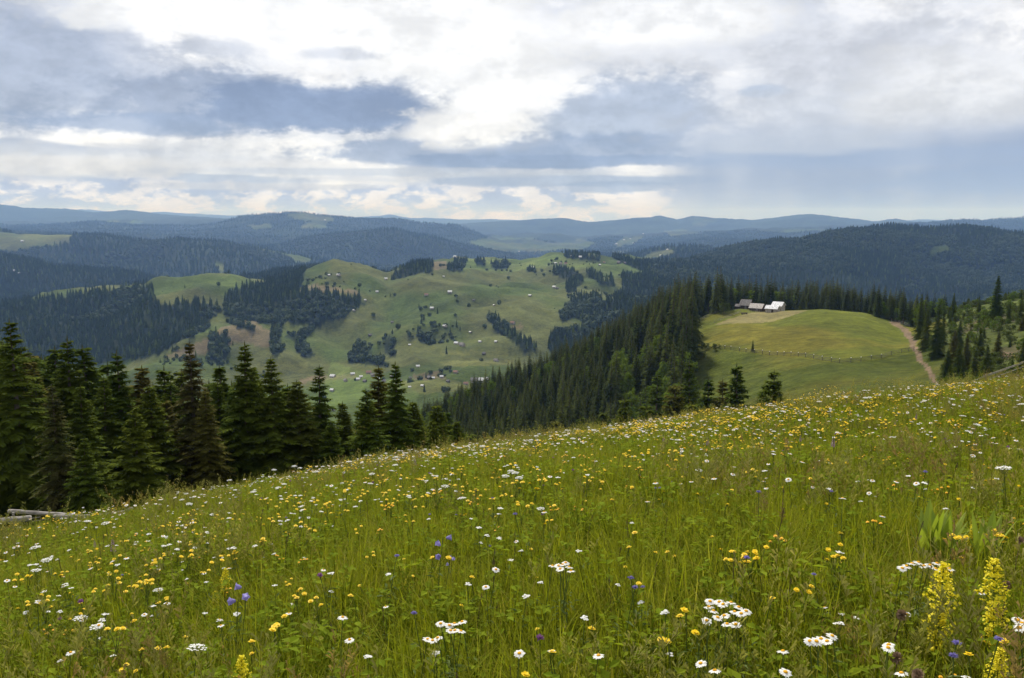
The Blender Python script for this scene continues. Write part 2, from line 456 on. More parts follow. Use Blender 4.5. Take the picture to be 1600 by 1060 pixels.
FAR_CLEAR = [  # (near, far, polygon)
    (3900, 5000, [(-500, 362), (0, 362), (60, 363), (112, 366), (110, 380), (60, 388), (20, 392), (0, 392), (-500, 400)]),
    (3900, 5000, [(334, 405), (345, 408), (352, 418), (345, 424), (336, 416)]),
    (3900, 5000, [(458, 404), (480, 402), (486, 408), (482, 414), (462, 410)]),
    (3900, 5000, [(996, 403), (1030, 393), (1050, 389), (1058, 394), (1040, 402), (1020, 408), (1000, 408)]),
    (5500, 6600, [(462, 352), (470, 354), (500, 346), (512, 349), (510, 358), (470, 358)]),
    (7600, 9600, [(470, 352), (500, 345), (514, 348), (512, 358), (470, 358)]),
    (7600, 9600, [(388, 353), (420, 351), (428, 357), (395, 359)]),
    (7600, 14500, [(730, 378), (780, 366), (810, 372), (860, 378), (905, 372), (930, 380), (900, 396), (800, 396), (740, 390)]),
    (7600, 14500, [(955, 384), (975, 372), (1000, 366), (1006, 368), (985, 382), (965, 390)]),
    (9500, 14500, [(1040, 362), (1060, 357), (1096, 364), (1094, 372), (1060, 375)]),
    (12500, 14600, [(1078, 348), (1088, 343), (1110, 346), (1100, 352), (1082, 353)]),
    (12500, 14600, [(1298, 341), (1308, 340), (1310, 344), (1300, 345)]),
    (2300, 3100, [(1444, 388), (1480, 382), (1490, 392), (1460, 398)]),
    (2900, 3050, [(-60, 440), (-60, 436), (10, 432), (24, 430), (10, 436)]),
]
# near spur, photo pixels of the ground
KNOLL_GRASS = [(1078, 512), (1090, 497), (1112, 489), (1128, 488), (1160, 482), (1215, 482), (1260, 484), (1300, 483), (1350, 489), (1400, 505), (1430, 512), (1500, 560), (1500, 760), (1060, 760), (1095, 600), (1105, 560), (1083, 530)]
KNOLL_HAY = [(1116, 508), (1140, 499), (1165, 490), (1200, 486), (1262, 485), (1240, 493), (1190, 506), (1160, 505)]


def wobble(px, py, X, Y, k=1.0):
    lam = np.maximum(Y * 0.02, 4)
    return px + fbm(X / lam, Y / lam, 1.0, 3, 41) * 9 * k, py + fbm(X / lam, Y / lam, 1.0, 3, 42) * 5 * k


def path_x(py):
    return np.interp(py, [500, 507, 515, 530, 545, 560, 575, 590, 605, 640], [1392, 1402, 1413, 1424, 1431, 1437, 1448, 1457, 1463, 1470])


def cover(X, Y, Z):
    """0..1 weights: forest, and the ground colour"""
    px, py = project(X, Y, Z)
    wx, wy = wobble(px, py, X, Y)
    n = np.shape(X)
    forest = np.zeros(n)
    colr = np.zeros(n + (3,))
    past = np.array((0.053, 0.077, 0.019)); lush_sunlit = np.array((0.085, 0.125, 0.030)); dry = np.array((0.100, 0.095, 0.036)); dirt = np.array((0.16, 0.12, 0.078)); wood = np.array((0.018, 0.027, 0.012)); hay = np.array((0.215, 0.195, 0.085))
    colr[:] = past
    t = smooth((fbm(X, Y, 160, 4, 51) + 0.1) / 0.35)[..., None]
    colr = colr * (1 - 0.45 * t) + dry * 0.45 * t
    mid = (Y > 750) & (Y < 2950)
    for p in MID_DIRT:
        m = (mid & inpoly(wx, wy, p))[..., None]
        colr = np.where(m, colr * 0.35 + dirt * 0.65 * 0.85, colr)
    for p in MID_FIELD:
        m = (mid & inpoly(wx, wy, p))[..., None]
        colr = np.where(m, colr * 0.3 + np.array((0.12, 0.13, 0.04)) * 0.7, colr)
    for p in MID_BRIGHT:
        m = (mid & inpoly(wx, wy, p))[..., None]
        colr = np.where(m, colr * 0.55 + lush_sunlit * 1.15 * 0.45, colr)  # paints the hilltop as if sunlit; the valley floor gets the same green
    for p in MID_FOREST:
        forest = np.where(mid & inpoly(wx, wy, p), 1.0, forest)
    back = (Y > 2230) & (px < 606) & (Y < 2950)
    forest = np.where(back, 1.0, forest)
    forest = np.where((Y >= 2230) & (px > 1021) & (Y < 3400), 1.0, forest)
    forest = np.where((Y > 750) & (px > 1080), 1.0, forest)
    forest = np.where(Y >= 2950, 1.0, forest)
    for y0, y1, p in FAR_CLEAR:
        forest = np.where((Y > y0) & (Y < y1) & inpoly(wx, wy, p), 0.0, forest)
    fn = fbm(X, Y, 1500, 4, 52)
    forest = np.where((Y > 7000) & (fn > 0.46), 0.0, forest)
    forest = np.where((Y > 3300) & (Y <= 7000) & (fbm(X, Y, 700, 4, 54) > 0.44), 0.0, forest)
    colr = np.where((Y > 7000)[..., None], colr * .8, colr)
    # spur
    near = (Y > 110) & (Y <= 750)
    forest = np.where(near, 1.0, forest)
    nx, ny = wobble(px, py, X, Y, 0.35)
    kn = near & (inpoly(nx, ny, KNOLL_GRASS) | ((Y < 330) & (nx > 1085) & (nx < 1500)))
    kn &= (Y < 440)
    forest = np.where(kn, 0.0, forest)
    g = np.array((0.088, 0.104, 0.016)); g2 = np.array((0.125, 0.118, 0.020))
    t = smooth((fbm(X, Y, 32, 4, 61) + 0.15) / 0.4)[..., None]
    kc = g * (1 - t) + g2 * t
    t = smooth((fbm(X, Y, 6, 3, 62) + 0.02) / 0.3)[..., None]
    kc = kc * (1 - 0.25 * t) + np.array((0.05, 0.06, 0.02)) * 0.25 * t
    fence_py = np.interp(px, [1115, 1180, 1240, 1300, 1340, 1390, 1430], [545, 553, 557, 566, 565, 560, 549])
    below = kn & (py > fence_py + 1)
    kc = np.where(below[..., None], kc * np.array((0.68, 0.74, 0.80)), kc)   # the side left ungrazed beyond the fence
    colr = np.where(kn[..., None], kc, colr)
    hm = (kn & inpoly(nx, ny, KNOLL_HAY))[..., None]
    colr = np.where(hm, hay * 0.75, colr)
    right = near & (px > 1478 - (py - 480) * 0.2) & (Y < 520) & ~kn
    right |= near & (px > 1478) & (Y < 520)
    forest = np.where(right, 0.0, forest)
    t = smooth((fbm(X, Y, 25, 4, 63) + 0.05) / 0.3)[..., None]
    rc = np.array((0.075, 0.095, 0.025)) * (1 - t) + np.array((0.085, 0.078, 0.036)) * t
    colr = np.where(right[..., None], rc, colr)
    opening = near & (Y > 395) & (px > 1225) & (px < 1480)
    fo = fbm(X, Y, 40, 3, 64)
    m = opening & (fo > 0.0)
    forest = np.where(m, 0.0, forest); colr = np.where(m[..., None], lush_sunlit, colr)
    pw = np.interp(py, [500, 540, 600], [8.5, 5, 3.6])
    onpath = (Y > 180) & (Y < 356) & (np.abs(px + fbm(X, Y, 9, 3, 65) * 6 - path_x(py)) < pw) & (py > 503) & (py < 640)
    colr = np.where(onpath[..., None], dirt, colr); forest = np.where(onpath, 0.0, forest)
    bare = near & inpoly(nx, ny, [(1545, 556), (1562, 549), (1583, 552), (1578, 561), (1552, 564)])
    colr = np.where(bare[..., None], dirt, colr)
    # meadow
    md = Y <= 110
    forest = np.where(md, 0.0, forest)
    colr = np.where(md[..., None], np.array((0.05, 0.065, 0.02)) * (1 + 0.4 * fbm(X, Y, 1.2, 3, 66))[..., None], colr)
    wl = smooth((Y - 40) / 8)[..., None] * md[..., None] * (X < -1.0)[..., None]
    colr = np.where(md[..., None], colr * (1 - 0.5 * wl) + np.array((0.04, 0.035, 0.02)) * 0.5 * wl, colr)
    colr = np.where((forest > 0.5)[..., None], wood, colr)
    fv = np.clip(1 + 1.1 * fbm(X, Y, 600, 5, 67, .65), .55, 1.5)
    colr = np.where((Y > 4200)[..., None], colr * fv[..., None], colr)
    return forest, colr


def grid_terrain():
    seg = [np.arange(-20, 60, 0.8)]
    y = 60.0
    rows = list(seg[0])
    while y < 42000:
        rows.append(y)
        k = 0.013 if y < 180 else 0.0048 if y < 420 else 0.014 if y < 1000 else 0.0075 if y < 3100 else 0.0105 if y < 15000 else 0.03
        y *= 1 + k
    R = np.array(rows)
    NC = 820
    S = np.linspace(-0.86, 0.86, NC)
    Yg = np.repeat(R[:, None], NC, 1)
    off = 25.0 * np.clip(1 - R / 400.0, 0, 1)[:, None]
    Xg = S[None, :] * (Yg + off)
    Zg = height(Xg, Yg)
    return Xg, Yg, Zg


TX, TY, TZ = grid_terrain()
NR, NC = TX.shape
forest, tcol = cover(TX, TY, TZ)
# smallest drop of the sight line over the nearer ground, for finding what can be seen from here
VY = np.geomspace(6, 25000, 620)
VA = np.linspace(-0.7, 0.7, 520)
_vy = np.repeat(VY[:, None], len(VA), 1)
VIS = np.minimum.accumulate((EYE - height(VA[None, :] * _vy, _vy)) / _vy, axis=0)

me = bpy.data.meshes.new('terrain')
verts = np.stack([TX, TY, TZ], -1).reshape(-1, 3)
idx = np.arange(NR * NC).reshape(NR, NC)
quads = np.stack([idx[:-1, :-1], idx[:-1, 1:], idx[1:, 1:], idx[1:, :-1]], -1).reshape(-1, 4)
me.vertices.add(len(verts)); me.vertices.foreach_set('co', verts.ravel())
me.loops.add(quads.size); me.loops.foreach_set('vertex_index', quads.ravel().astype(np.int32))
me.polygons.add(len(quads))
me.polygons.foreach_set('loop_start', np.arange(0, quads.size, 4, dtype=np.int32))
me.polygons.foreach_set('use_smooth', np.ones(len(quads), bool))
me.update(calc_edges=True)
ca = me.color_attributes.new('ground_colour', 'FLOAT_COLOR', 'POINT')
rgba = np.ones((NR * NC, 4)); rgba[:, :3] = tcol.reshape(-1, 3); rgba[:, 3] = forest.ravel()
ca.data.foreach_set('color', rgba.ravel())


def new_mat(name):
    m = bpy.data.materials.new(name)
    m.use_nodes = True
    m.node_tree.nodes.clear()
    t = NT(m.node_tree)
    out = t.node('ShaderNodeOutputMaterial')
    return m, t, out


def principled(t, out, colour, rough=0.9, spec=0.2, bump=None, bump_d=0.02, bump_s=0.6):
    p = t.node('ShaderNodeBsdfPrincipled')
    t.plug(p.inputs['Base Color'], colour)
    t.plug(p.inputs['Roughness'], rough)
    p.inputs['Specular IOR Level'].default_value = spec
    if bump is not None:
        b = t.node('ShaderNodeBump')
        b.inputs['Strength'].default_value = bump_s
        b.inputs['Distance'].default_value = bump_d
        t.plug(b.inputs['Height'], bump)
        t.plug(p.inputs['Normal'], b.outputs[0])
    t.plug(out.inputs[0], p.outputs[0])
    return p


tm, t, out = new_mat('ground')
att = t.node('ShaderNodeAttribute', attribute_name='ground_colour')
pos = t.node('ShaderNodeNewGeometry').outputs['Position']
n1 = t.noise(pos, 0.9, 5, 0.65)
n2 = t.noise(pos, 0.045, 6, 0.65)
n3 = t.noise(pos, 0.006, 6, 0.62)
n4 = t.noise(pos, 0.23, 7, 0.72)
n5 = t.noise(t.vm('MULTIPLY', pos, (0.25, 1.0, 1.6)), 0.5, 5, 0.65)
f0 = t.m('MULTIPLY', t.ramp(n4, 0.3, 0.7, 0.70, 1.3, False), t.ramp(n5, 0.3, 0.7, 0.82, 1.18, False))
f = t.m('MULTIPLY', t.ramp(n1, 0.2, 0.8, 0.7, 1.3, False), t.m('MULTIPLY', t.ramp(n2, 0.25, 0.75, 0.68, 1.34, False), t.ramp(n3, 0.3, 0.7, 0.62, 1.4, False)))
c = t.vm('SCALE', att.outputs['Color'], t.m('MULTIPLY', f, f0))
c = t.mix(t.m('MULTIPLY', t.ramp(n4, 0.35, 0.75), 0.25), c, t.mix(1.0, c, (1.35, 1.05, 0.9, 1), 'MULTIPLY'))
principled(t, out, c, 1.0, 0.05, t.m('ADD', n2, t.m('MULTIPLY', n1, 0.1)), 6.0, 0.5)
me.materials.append(tm)
terrain = bpy.data.objects.new('terrain', me)
sc.collection.objects.link(terrain)
terrain['kind'] = 'structure'

# ------------------------------------------------------------------ haze
hz_top = float(TZ.max()) + 60
hz_bot = float(TZ.min()) - 3
bm = bmesh.new()
bmesh.ops.create_cube(bm, size=1.0)
hm_ = bpy.data.meshes.new('haze'); bm.to_mesh(hm_); bm.free()
haze = bpy.data.objects.new('haze', hm_)
sc.collection.objects.link(haze)
haze.scale = (80000, 44000, hz_top - hz_bot)
haze.location = (0, 44000 / 2 - 200, (hz_top + hz_bot) / 2)
haze['kind'] = 'stuff'
hmat = bpy.data.materials.new('haze'); hmat.use_nodes = True
ht = hmat.node_tree; ht.nodes.clear(); H = NT(ht)
pv = H.node('ShaderNodeVolumePrincipled')
pv.inputs['Color'].default_value = (0.28, 0.50, 1.0, 1)
pv.inputs['Absorption Color'].default_value = (1, 1, 1, 1)
pv.inputs['Density'].default_value = 6.2e-5
pv.inputs['Anisotropy'].default_value = 0.0
ho = H.node('ShaderNodeOutputMaterial'); ht.links.new(pv.outputs[0], ho.inputs['Volume'])
hm_.materials.append(hmat)

# ------------------------------------------------------------------ mesh helper
class MB:
    def __init__(self):
        self.v, self.f, self.m = [], [], []

    def add(self, verts, faces, mat=0):
        o = len(self.v)
        self.v += [tuple(p) for p in verts]
        self.f += [tuple(i + o for i in f) for f in faces]
        self.m += [mat] * len(faces)

    def tube(self, pts, rad, n=5, mat=0, cap=True):
        rings = []
        prev = None
        for i, p in enumerate(pts):
            p = Vector(p)
            a = Vector(pts[max(i - 1, 0)]); b = Vector(pts[min(i + 1, len(pts) - 1)])
            d = (b - a).normalized()
            u = d.orthogonal().normalized() if prev is None else (prev - d * prev.dot(d)).normalized()
            prev = u
            w = d.cross(u)
            r = rad[i] if isinstance(rad, (list, tuple)) else rad
            rings.append([p + (u * math.cos(2 * math.pi * k / n) + w * math.sin(2 * math.pi * k / n)) * r for k in range(n)])
        vs = [q for r_ in rings for q in r_]
        fs = []
        for i in range(len(pts) - 1):
            for k in range(n):
                fs.append((i * n + k, i * n + (k + 1) % n, (i + 1) * n + (k + 1) % n, (i + 1) * n + k))
        if cap:
            fs.append(tuple(range(n))[::-1]); fs.append(tuple(range((len(pts) - 1) * n, len(pts) * n)))
        self.add(vs, fs, mat)

    def box(self, c, s, mat=0, rot=0.0):
        cx, cy, cz = c; sx, sy, sz = s[0] / 2, s[1] / 2, s[2] / 2
        vs = []
        for dz in (-sz, sz):
            for dx, dy in ((-sx, -sy), (sx, -sy), (sx, sy), (-sx, sy)):
                vs.append((cx + dx * math.cos(rot) - dy * math.sin(rot), cy + dx * math.sin(rot) + dy * math.cos(rot), cz + dz))
        self.add(vs, [(3, 2, 1, 0), (4, 5, 6, 7), (0, 1, 5, 4), (1, 2, 6, 5), (2, 3, 7, 6), (3, 0, 4, 7)], mat)

    def mesh(self, name, mats, smooth_=False):
        me = bpy.data.meshes.new(name)
        me.from_pydata(self.v, [], self.f)
        for m in mats:
            me.materials.append(m)
        if len(mats) > 1:
            me.polygons.foreach_set('material_index', self.m)
        if smooth_:
            me.polygons.foreach_set('use_smooth', [True] * len(me.polygons))
        me.update()
        return me


def obj(name, me, parent=None, loc=(0, 0, 0), rz=0.0, scale=None):
    o = bpy.data.objects.new(name, me)
    sc.collection.objects.link(o)
    if parent is not None:
        o.parent = parent
    o.location = loc
    if rz:
        o.rotation_euler = (0, 0, rz)
    if scale is not None:
        o.scale = (scale,) * 3 if not hasattr(scale, '__len__') else scale
    return o


def tag(o, label, cat, group=None):
    o['label'] = label; o['category'] = cat
    if group:
        o['group'] = group
    return o


# ------------------------------------------------------------------ plant materials
def leaf_mat(name, c1, c2, trans=0.35, lam=1.0, rough=0.6, spec=0.25, c3=None):
    m, t, out = new_mat(name)
    rnd = t.node('ShaderNodeObjectInfo').outputs['Random']
    pos = t.node('ShaderNodeNewGeometry')
    tc = t.node('ShaderNodeTexCoord').outputs['Object']
    n = t.noise(tc, lam, 3, 0.6)
    k = t.m('ADD', t.m('MULTIPLY', rnd, 0.55), t.m('MULTIPLY', t.ramp(n, 0.3, 0.7), 0.45))
    c = t.mix(k, c1, c2)
    if c3 is not None:
        c = t.mix(t.ramp(t.m('FRACT', t.m('MULTIPLY', rnd, 7.31)), 0.80, 0.98), c, c3)
    isl = t.ramp(pos.outputs['Random Per Island'], 0, 1, 0.72, 1.28, False)
    c = t.vm('SCALE', c, isl)
    p = t.node('ShaderNodeBsdfPrincipled')
    t.plug(p.inputs['Base Color'], c)
    p.inputs['Roughness'].default_value = rough
    p.inputs['Specular IOR Level'].default_value = spec
    tr = t.node('ShaderNodeBsdfTranslucent')
    t.plug(tr.inputs[0], t.mix(1.0, c, (1.0, 1.0, 0.55, 1), 'MULTIPLY'))
    mx = t.node('ShaderNodeMixShader'); mx.inputs[0].default_value = trans
    m.node_tree.links.new(p.outputs[0], mx.inputs[1]); m.node_tree.links.new(tr.outputs[0], mx.inputs[2])
    m.node_tree.links.new(mx.outputs[0], out.inputs[0])
    return m


M_NEEDLE = leaf_mat('spruce_needles', (0.046, 0.080, 0.010), (0.100, 0.122, 0.013), 0.32, 0.5, 0.95, 0.04, (0.105, 0.095, 0.020))
M_NEEDLE_BROWN = leaf_mat('browning_needles', (0.095, 0.068, 0.027), (0.055, 0.070, 0.017), 0.25, 0.4, 0.95, 0.04)
M_NEEDLE_FAR = leaf_mat('distant_conifer_needles', (0.022, 0.036, 0.013), (0.046, 0.064, 0.018), 0.1, 0.3, 0.95, 0.03, (0.075, 0.100, 0.024))
M_NEEDLE_MID = leaf_mat('ridge_conifer_needles', (0.026, 0.042, 0.012), (0.078, 0.092, 0.016), 0.2, 0.15, 0.95, 0.04, (0.095, 0.115, 0.022))
M_BROAD = leaf_mat('broad_leaves', (0.075, 0.125, 0.014), (0.125, 0.17, 0.02), 0.4, 0.8, .9, .05)
M_BROAD_FAR = leaf_mat('distant_broad_leaves', (0.035, 0.052, 0.020), (0.055, 0.080, 0.026), 0.1, 0.5, 0.8, 0.1)


def bark_mat(name, c1, c2, lam=6.0):
    m, t, out = new_mat(name)
    tc = t.node('ShaderNodeTexCoord').outputs['Object']
    n = t.noise(tc, lam, 5, 0.65)
    principled(t, out, t.mix(t.ramp(n, 0.3, 0.7), c1, c2), 0.9, 0.2, n, 0.02)
    return m


M_BARK = bark_mat('spruce_bark', (0.075, 0.058, 0.045), (0.16, 0.13, 0.105))


# ------------------------------------------------------------------ trees
def spruce_fine(H, R, seed, ragged=0.25, bare=0.03, droop=0.35, thin=0.0):
    """trunk mesh and crown mesh of a spruce whose every bough is a drooping spray of needle twigs"""
    rg = random.Random(seed)
    tr = MB()
    lean = (rg.uniform(-.15, .15), rg.uniform(-.15, .15))
    def axis(z):
        k = z / H
        return Vector((lean[0] * k * k, lean[1] * k * k, z))
    tr.tube([axis(H * k) for k in (-.04, .1, .3, .6, .85, 1.0)], [H * .016, H * .0135, H * .011, H * .007, H * .003, .008], 7)
    cr = MB()
    z = H * bare + 0.1
    while z < H * 0.985:
        k = z / H
        n = rg.choice((6, 7, 8)) if k < 0.9 else 5
        ph = rg.random() * 6.28
        prof = R * min(1.0, (1 - k) ** 0.78 * 1.08) * (1 - 0.25 * max(0, 0.12 - k) / 0.12)
        for i in range(n):
            if rg.random() < thin:
                continue
            L = max(0.16, prof * rg.uniform(1 - ragged * 1.5, 1 + ragged * 0.6))
            az = ph + 6.283 * i / n + rg.uniform(-.35, .35)
            d = Vector((math.cos(az), math.sin(az), 0)); s = Vector((-d.y, d.x, 0))
            z0 = min(z + rg.uniform(-.24, .24), H * .985)
            rise = 0.45 if k > 0.8 else (0.12 if k > 0.45 else -0.05)
            dr = droop * rg.uniform(.7, 1.3) * (1.2 - k)
            P = []
            for q in range(6):
                u = q / 5
                zz = z0 + L * (rise * u - dr * u * u * 1.3 + dr * 0.45 * max(0, u - .6) ** 2 * 4)
                a0 = axis(z0)
                P.append(Vector((a0.x, a0.y, 0)) + d * (L * u) + Vector((0, 0, zz)))
            # spine
            w = 0.035 + 0.03 * L
            vs = []
            for q, p in enumerate(P):
                ww = w * (1 - q / 5.5)
                vs += [p - s * ww, p + s * ww]
            cr.add(vs, [(2 * q, 2 * q + 1, 2 * q + 3, 2 * q + 2) for q in range(5)])
            nt = max(5, int(L * 7.5))
            for j in range(nt):
                u = 0.12 + 0.86 * j / nt + rg.uniform(-.03, .03)
                q = min(4, int(u * 5)); fr = u * 5 - q
                p = P[q].lerp(P[q + 1], fr)
                tl = (0.16 + 0.34 * L * (1 - u) ** 0.7) * rg.uniform(.7, 1.2)
                for sg in (-1, 1):
                    e = p + d * tl * 0.62 + s * sg * tl * 0.72 + Vector((0, 0, -tl * rg.uniform(.12, .5)))
                    wv = (d * 0.72 - s * sg * 0.62) * (0.045 + 0.05 * tl)
                    m_ = p.lerp(e, .5) + Vector((0, 0, .02))
                    cr.add([p - wv * .6, p + wv * .6, m_ + wv, e, m_ - wv], [(0, 1, 2, 3, 4)])
                if rg.random() < 0.75:    # hanging twig
                    e = p + Vector((rg.uniform(-.05, .05), rg.uniform(-.05, .05), -tl * rg.uniform(.5, 1.0))) + d * tl * .2
                    cr.add([p - d * .05, p + d * .07, e], [(0, 1, 2)])
        z += (0.19 + 0.17 * (1 - k)) * (H / 13) ** 0.5 * rg.uniform(.8, 1.2)
    top = axis(H)
    for i in range(5):
        a = i * 1.257
        cr.add([top + Vector((0, 0, -.45)), top + Vector((math.cos(a) * .03, math.sin(a) * .03, -.2)), top + Vector((0, 0, .12))], [(0, 1, 2)])
    return tr, cr


def spruce_mid(H, R, seed, col_f=0.0):
    rg = random.Random(seed)
    tr = MB(); tr.tube([(0, 0, -.5), (0, 0, H * .5), (0, 0, H)], [H * .012, H * .008, .02], 5, cap=False)
    cr = MB()
    z = H * col_f + .5
    while z < H * .98:
        k = (z / H - col_f) / (1 - col_f)
        prof = R * (1 - k) ** 0.75 * (0.75 + 0.25 * min(1, k / .12))
        n = 7 if k < .8 else 5
        ph = rg.random() * 6.28
        for i in range(n):
            L = max(.25, prof * rg.uniform(.65, 1.15)); az = ph + 6.283 * i / n + rg.uniform(-.35, .35)
            d = Vector((math.cos(az), math.sin(az), 0)); s = Vector((-d.y, d.x, 0))
            dr = L * rg.uniform(.2, .5) * (1.2 - k)
            b = Vector((0, 0, z + rg.uniform(-.3, .3)))
            m_ = b + d * L * .55 + Vector((0, 0, -dr * .3)); e = b + d * L + Vector((0, 0, -dr))
            ww = L * .3
            cr.add([b, m_ - s * ww + Vector((0, 0, -L * .16)), m_, m_ + s * ww + Vector((0, 0, -L * .16)), e], [(0, 1, 2), (0, 2, 3), (1, 4, 2), (2, 4, 3)])
            for q in (.45, .8):
                p = b.lerp(e, q)
                for sg in (-1, 1):
                    cr.add([p - d * .12 * L, p + d * .12 * L, p + s * sg * L * .33 + d * L * .12 + Vector((0, 0, -L * .3))], [(0, 1, 2)])
        z += (0.42 + .3 * (1 - k)) * rg.uniform(.8, 1.2)
    cr.add([(-.12, 0, H - 1), (.12, 0, H - 1), (0, 0, H + .3)], [(0, 1, 2)])
    return tr, cr


def conifer_far(H, R, seed, tiers=4, n=7):
    rg = random.Random(seed); b = MB()
    for t_ in range(tiers):
        k = t_ / tiers
        z0 = H * (.06 + .9 * k); z1 = z0 + H * (1.55 / tiers if t_ < tiers - 1 else .98 - k * .9)
        z1 = min(z1, H)
        r = R * (1 - k) ** .8
        ph = rg.random() * 6
        vs = []
        for i in range(2 * n):
            rr_ = r * (rg.uniform(.85, 1.2) if i % 2 == 0 else rg.uniform(.45, .65))
            a = ph + math.pi * i / n
            vs.append((rr_ * math.cos(a), rr_ * math.sin(a), z0 - (H * .05 if i % 2 == 0 else -H * .03)))
        vs.append((rg.uniform(-.1, .1), rg.uniform(-.1, .1), z1))
        b.add(vs, [(i, (i + 1) % (2 * n), 2 * n) for i in range(2 * n)])
    return b


def broadleaf(H, R, seed, nclump=40, per=26, leaf=.32, mat_leaf=0):
    rg = random.Random(seed)
    tr = MB()
    tr.tube([(0, 0, -.4), (.05, .03, H * .25), (-.05, .08, H * .55), (0, 0, H * .85)], [H * .025, H * .018, H * .011, .02], 6, cap=False)
    cr = MB()
    for c in range(nclump):
        th = rg.random() * 6.28; k = rg.random()
        zz = H * (.16 + .80 * k)
        rad = R * math.sin(math.pi * min(1, (.12 + k * .86))) ** .55 * rg.uniform(.3, 1.0)
        cx, cy = rad * math.cos(th), rad * math.sin(th)
        if c % 3 == 0:
            tr.tube([(0, 0, zz * .6), (cx * .5, cy * .5, zz * .82), (cx, cy, zz)], [.05, .03, .012], 4, cap=False)
        cs = R * rg.uniform(.2, .36)
        for _ in range(per):
            v = Vector((rg.gauss(0, 1), rg.gauss(0, 1), rg.gauss(0, .75))).normalized() * cs * rg.uniform(.5, 1.05)
            p = Vector((cx, cy, zz)) + v
            nrm = (v.normalized() + Vector((rg.uniform(-.6, .6), rg.uniform(-.6, .6), rg.uniform(-.1, .9)))).normalized()
            u = nrm.orthogonal().normalized(); w = nrm.cross(u)
            a = rg.random() * 6.28; u2 = u * math.cos(a) + w * math.sin(a); w2 = nrm.cross(u2)
            s_ = leaf * rg.uniform(.7, 1.3)
            cr.add([p - u2 * s_, p - w2 * s_ * .55, p + u2 * s_, p + w2 * s_ * .55], [(0, 1, 2, 3)])
    return tr, cr


def broad_far(H, R, seed, n=70):
    rg = random.Random(seed); b = MB()
    for _ in range(n):
        v = Vector((rg.gauss(0, 1), rg.gauss(0, 1), rg.gauss(0, 1))).normalized()
        k = 1 if rg.random() < .75 else .7
        p = Vector((v.x * R * k, v.y * R * k, H * .52 + v.z * H * .47 * k)) * rg.uniform(.88, 1.06)
        nrm = (v + Vector((rg.uniform(-.4, .4), rg.uniform(-.4, .4), rg.uniform(-.2, .5)))).normalized()
        u = nrm.orthogonal().normalized(); w = nrm.cross(u)
        s_ = R * rg.uniform(.3, .48)
        b.add([p - u * s_, p - w * s_ * .8, p + u * s_ * .9, p + w * s_], [(0, 1, 2, 3)])
    return b


FINE = []
for i, (H, R, rag, br, drp, th) in enumerate([(13, 2.5, .25, .03, .38, 0), (14, 2.2, .3, .04, .5, .05), (11, 2.5, .2, .02, .3, 0), (15, 2.6, .35, .06, .55, .1), (12, 2.0, .25, .03, .42, 0), (9, 2.3, .3, .02, .25, 0)]):
    a, b = spruce_fine(H, R, 100 + i, rag, br, drp, th)
    FINE.append((a.mesh('spruce_trunk', [M_BARK]), b.mesh('spruce_crown', [M_NEEDLE]), H))
a, b = spruce_fine(14, 2.2, 140, .4, .04, .75, .12)
FINE_BROWN = (a.mesh('spruce_trunk', [M_BARK]), b.mesh('spruce_crown', [M_NEEDLE_BROWN]), 14)
MIDS = []
for i, (H, R, cf) in enumerate([(18, 2.5, .04), (20, 2.3, .12), (17, 2.9, .03), (21, 2.6, .25), (16, 2.1, .06)]):
    a, b = spruce_mid(H, R, 200 + i, cf)
    MIDS.append((a.mesh('spruce_trunk', [M_BARK]), b.mesh('spruce_crown', [M_NEEDLE_MID]), H))
BROADS = []
for i, (H, R) in enumerate([(12, 3.3), (13, 2.6), (9, 3.4)]):
    a, b = broadleaf(H, R, 300 + i, 46, 24, .34)
    BROADS.append((a.mesh('tree_trunk', [M_BARK]), b.mesh('tree_crown', [M_BROAD]), H))


def put_tree(proto, X, Y, Z, h, rz, label, cat, group, name='spruce_tree', wide=1.0):
    tm_, cm_, H = proto
    s = h / H
    e = obj(name, None, None, (X, Y, Z), rz, (s * wide, s * wide, s))
    e.empty_display_size = 0.5
    tag(e, label, cat, group)
    obj('trunk', tm_, e); obj('crown', cm_, e)
    return e


def size_word(h_, lo, hi):
    return 'low' if h_ < lo else ('tall' if h_ > hi else 'middle sized')


def gz(X, Y):
    return float(height(np.array([float(X)]), np.array([float(Y)]))[0])


def top_z(px, py, Y):
    a, r = ray(px, py)
    return float(a) * Y, EYE - float(r) * Y


R7 = random.Random(77)
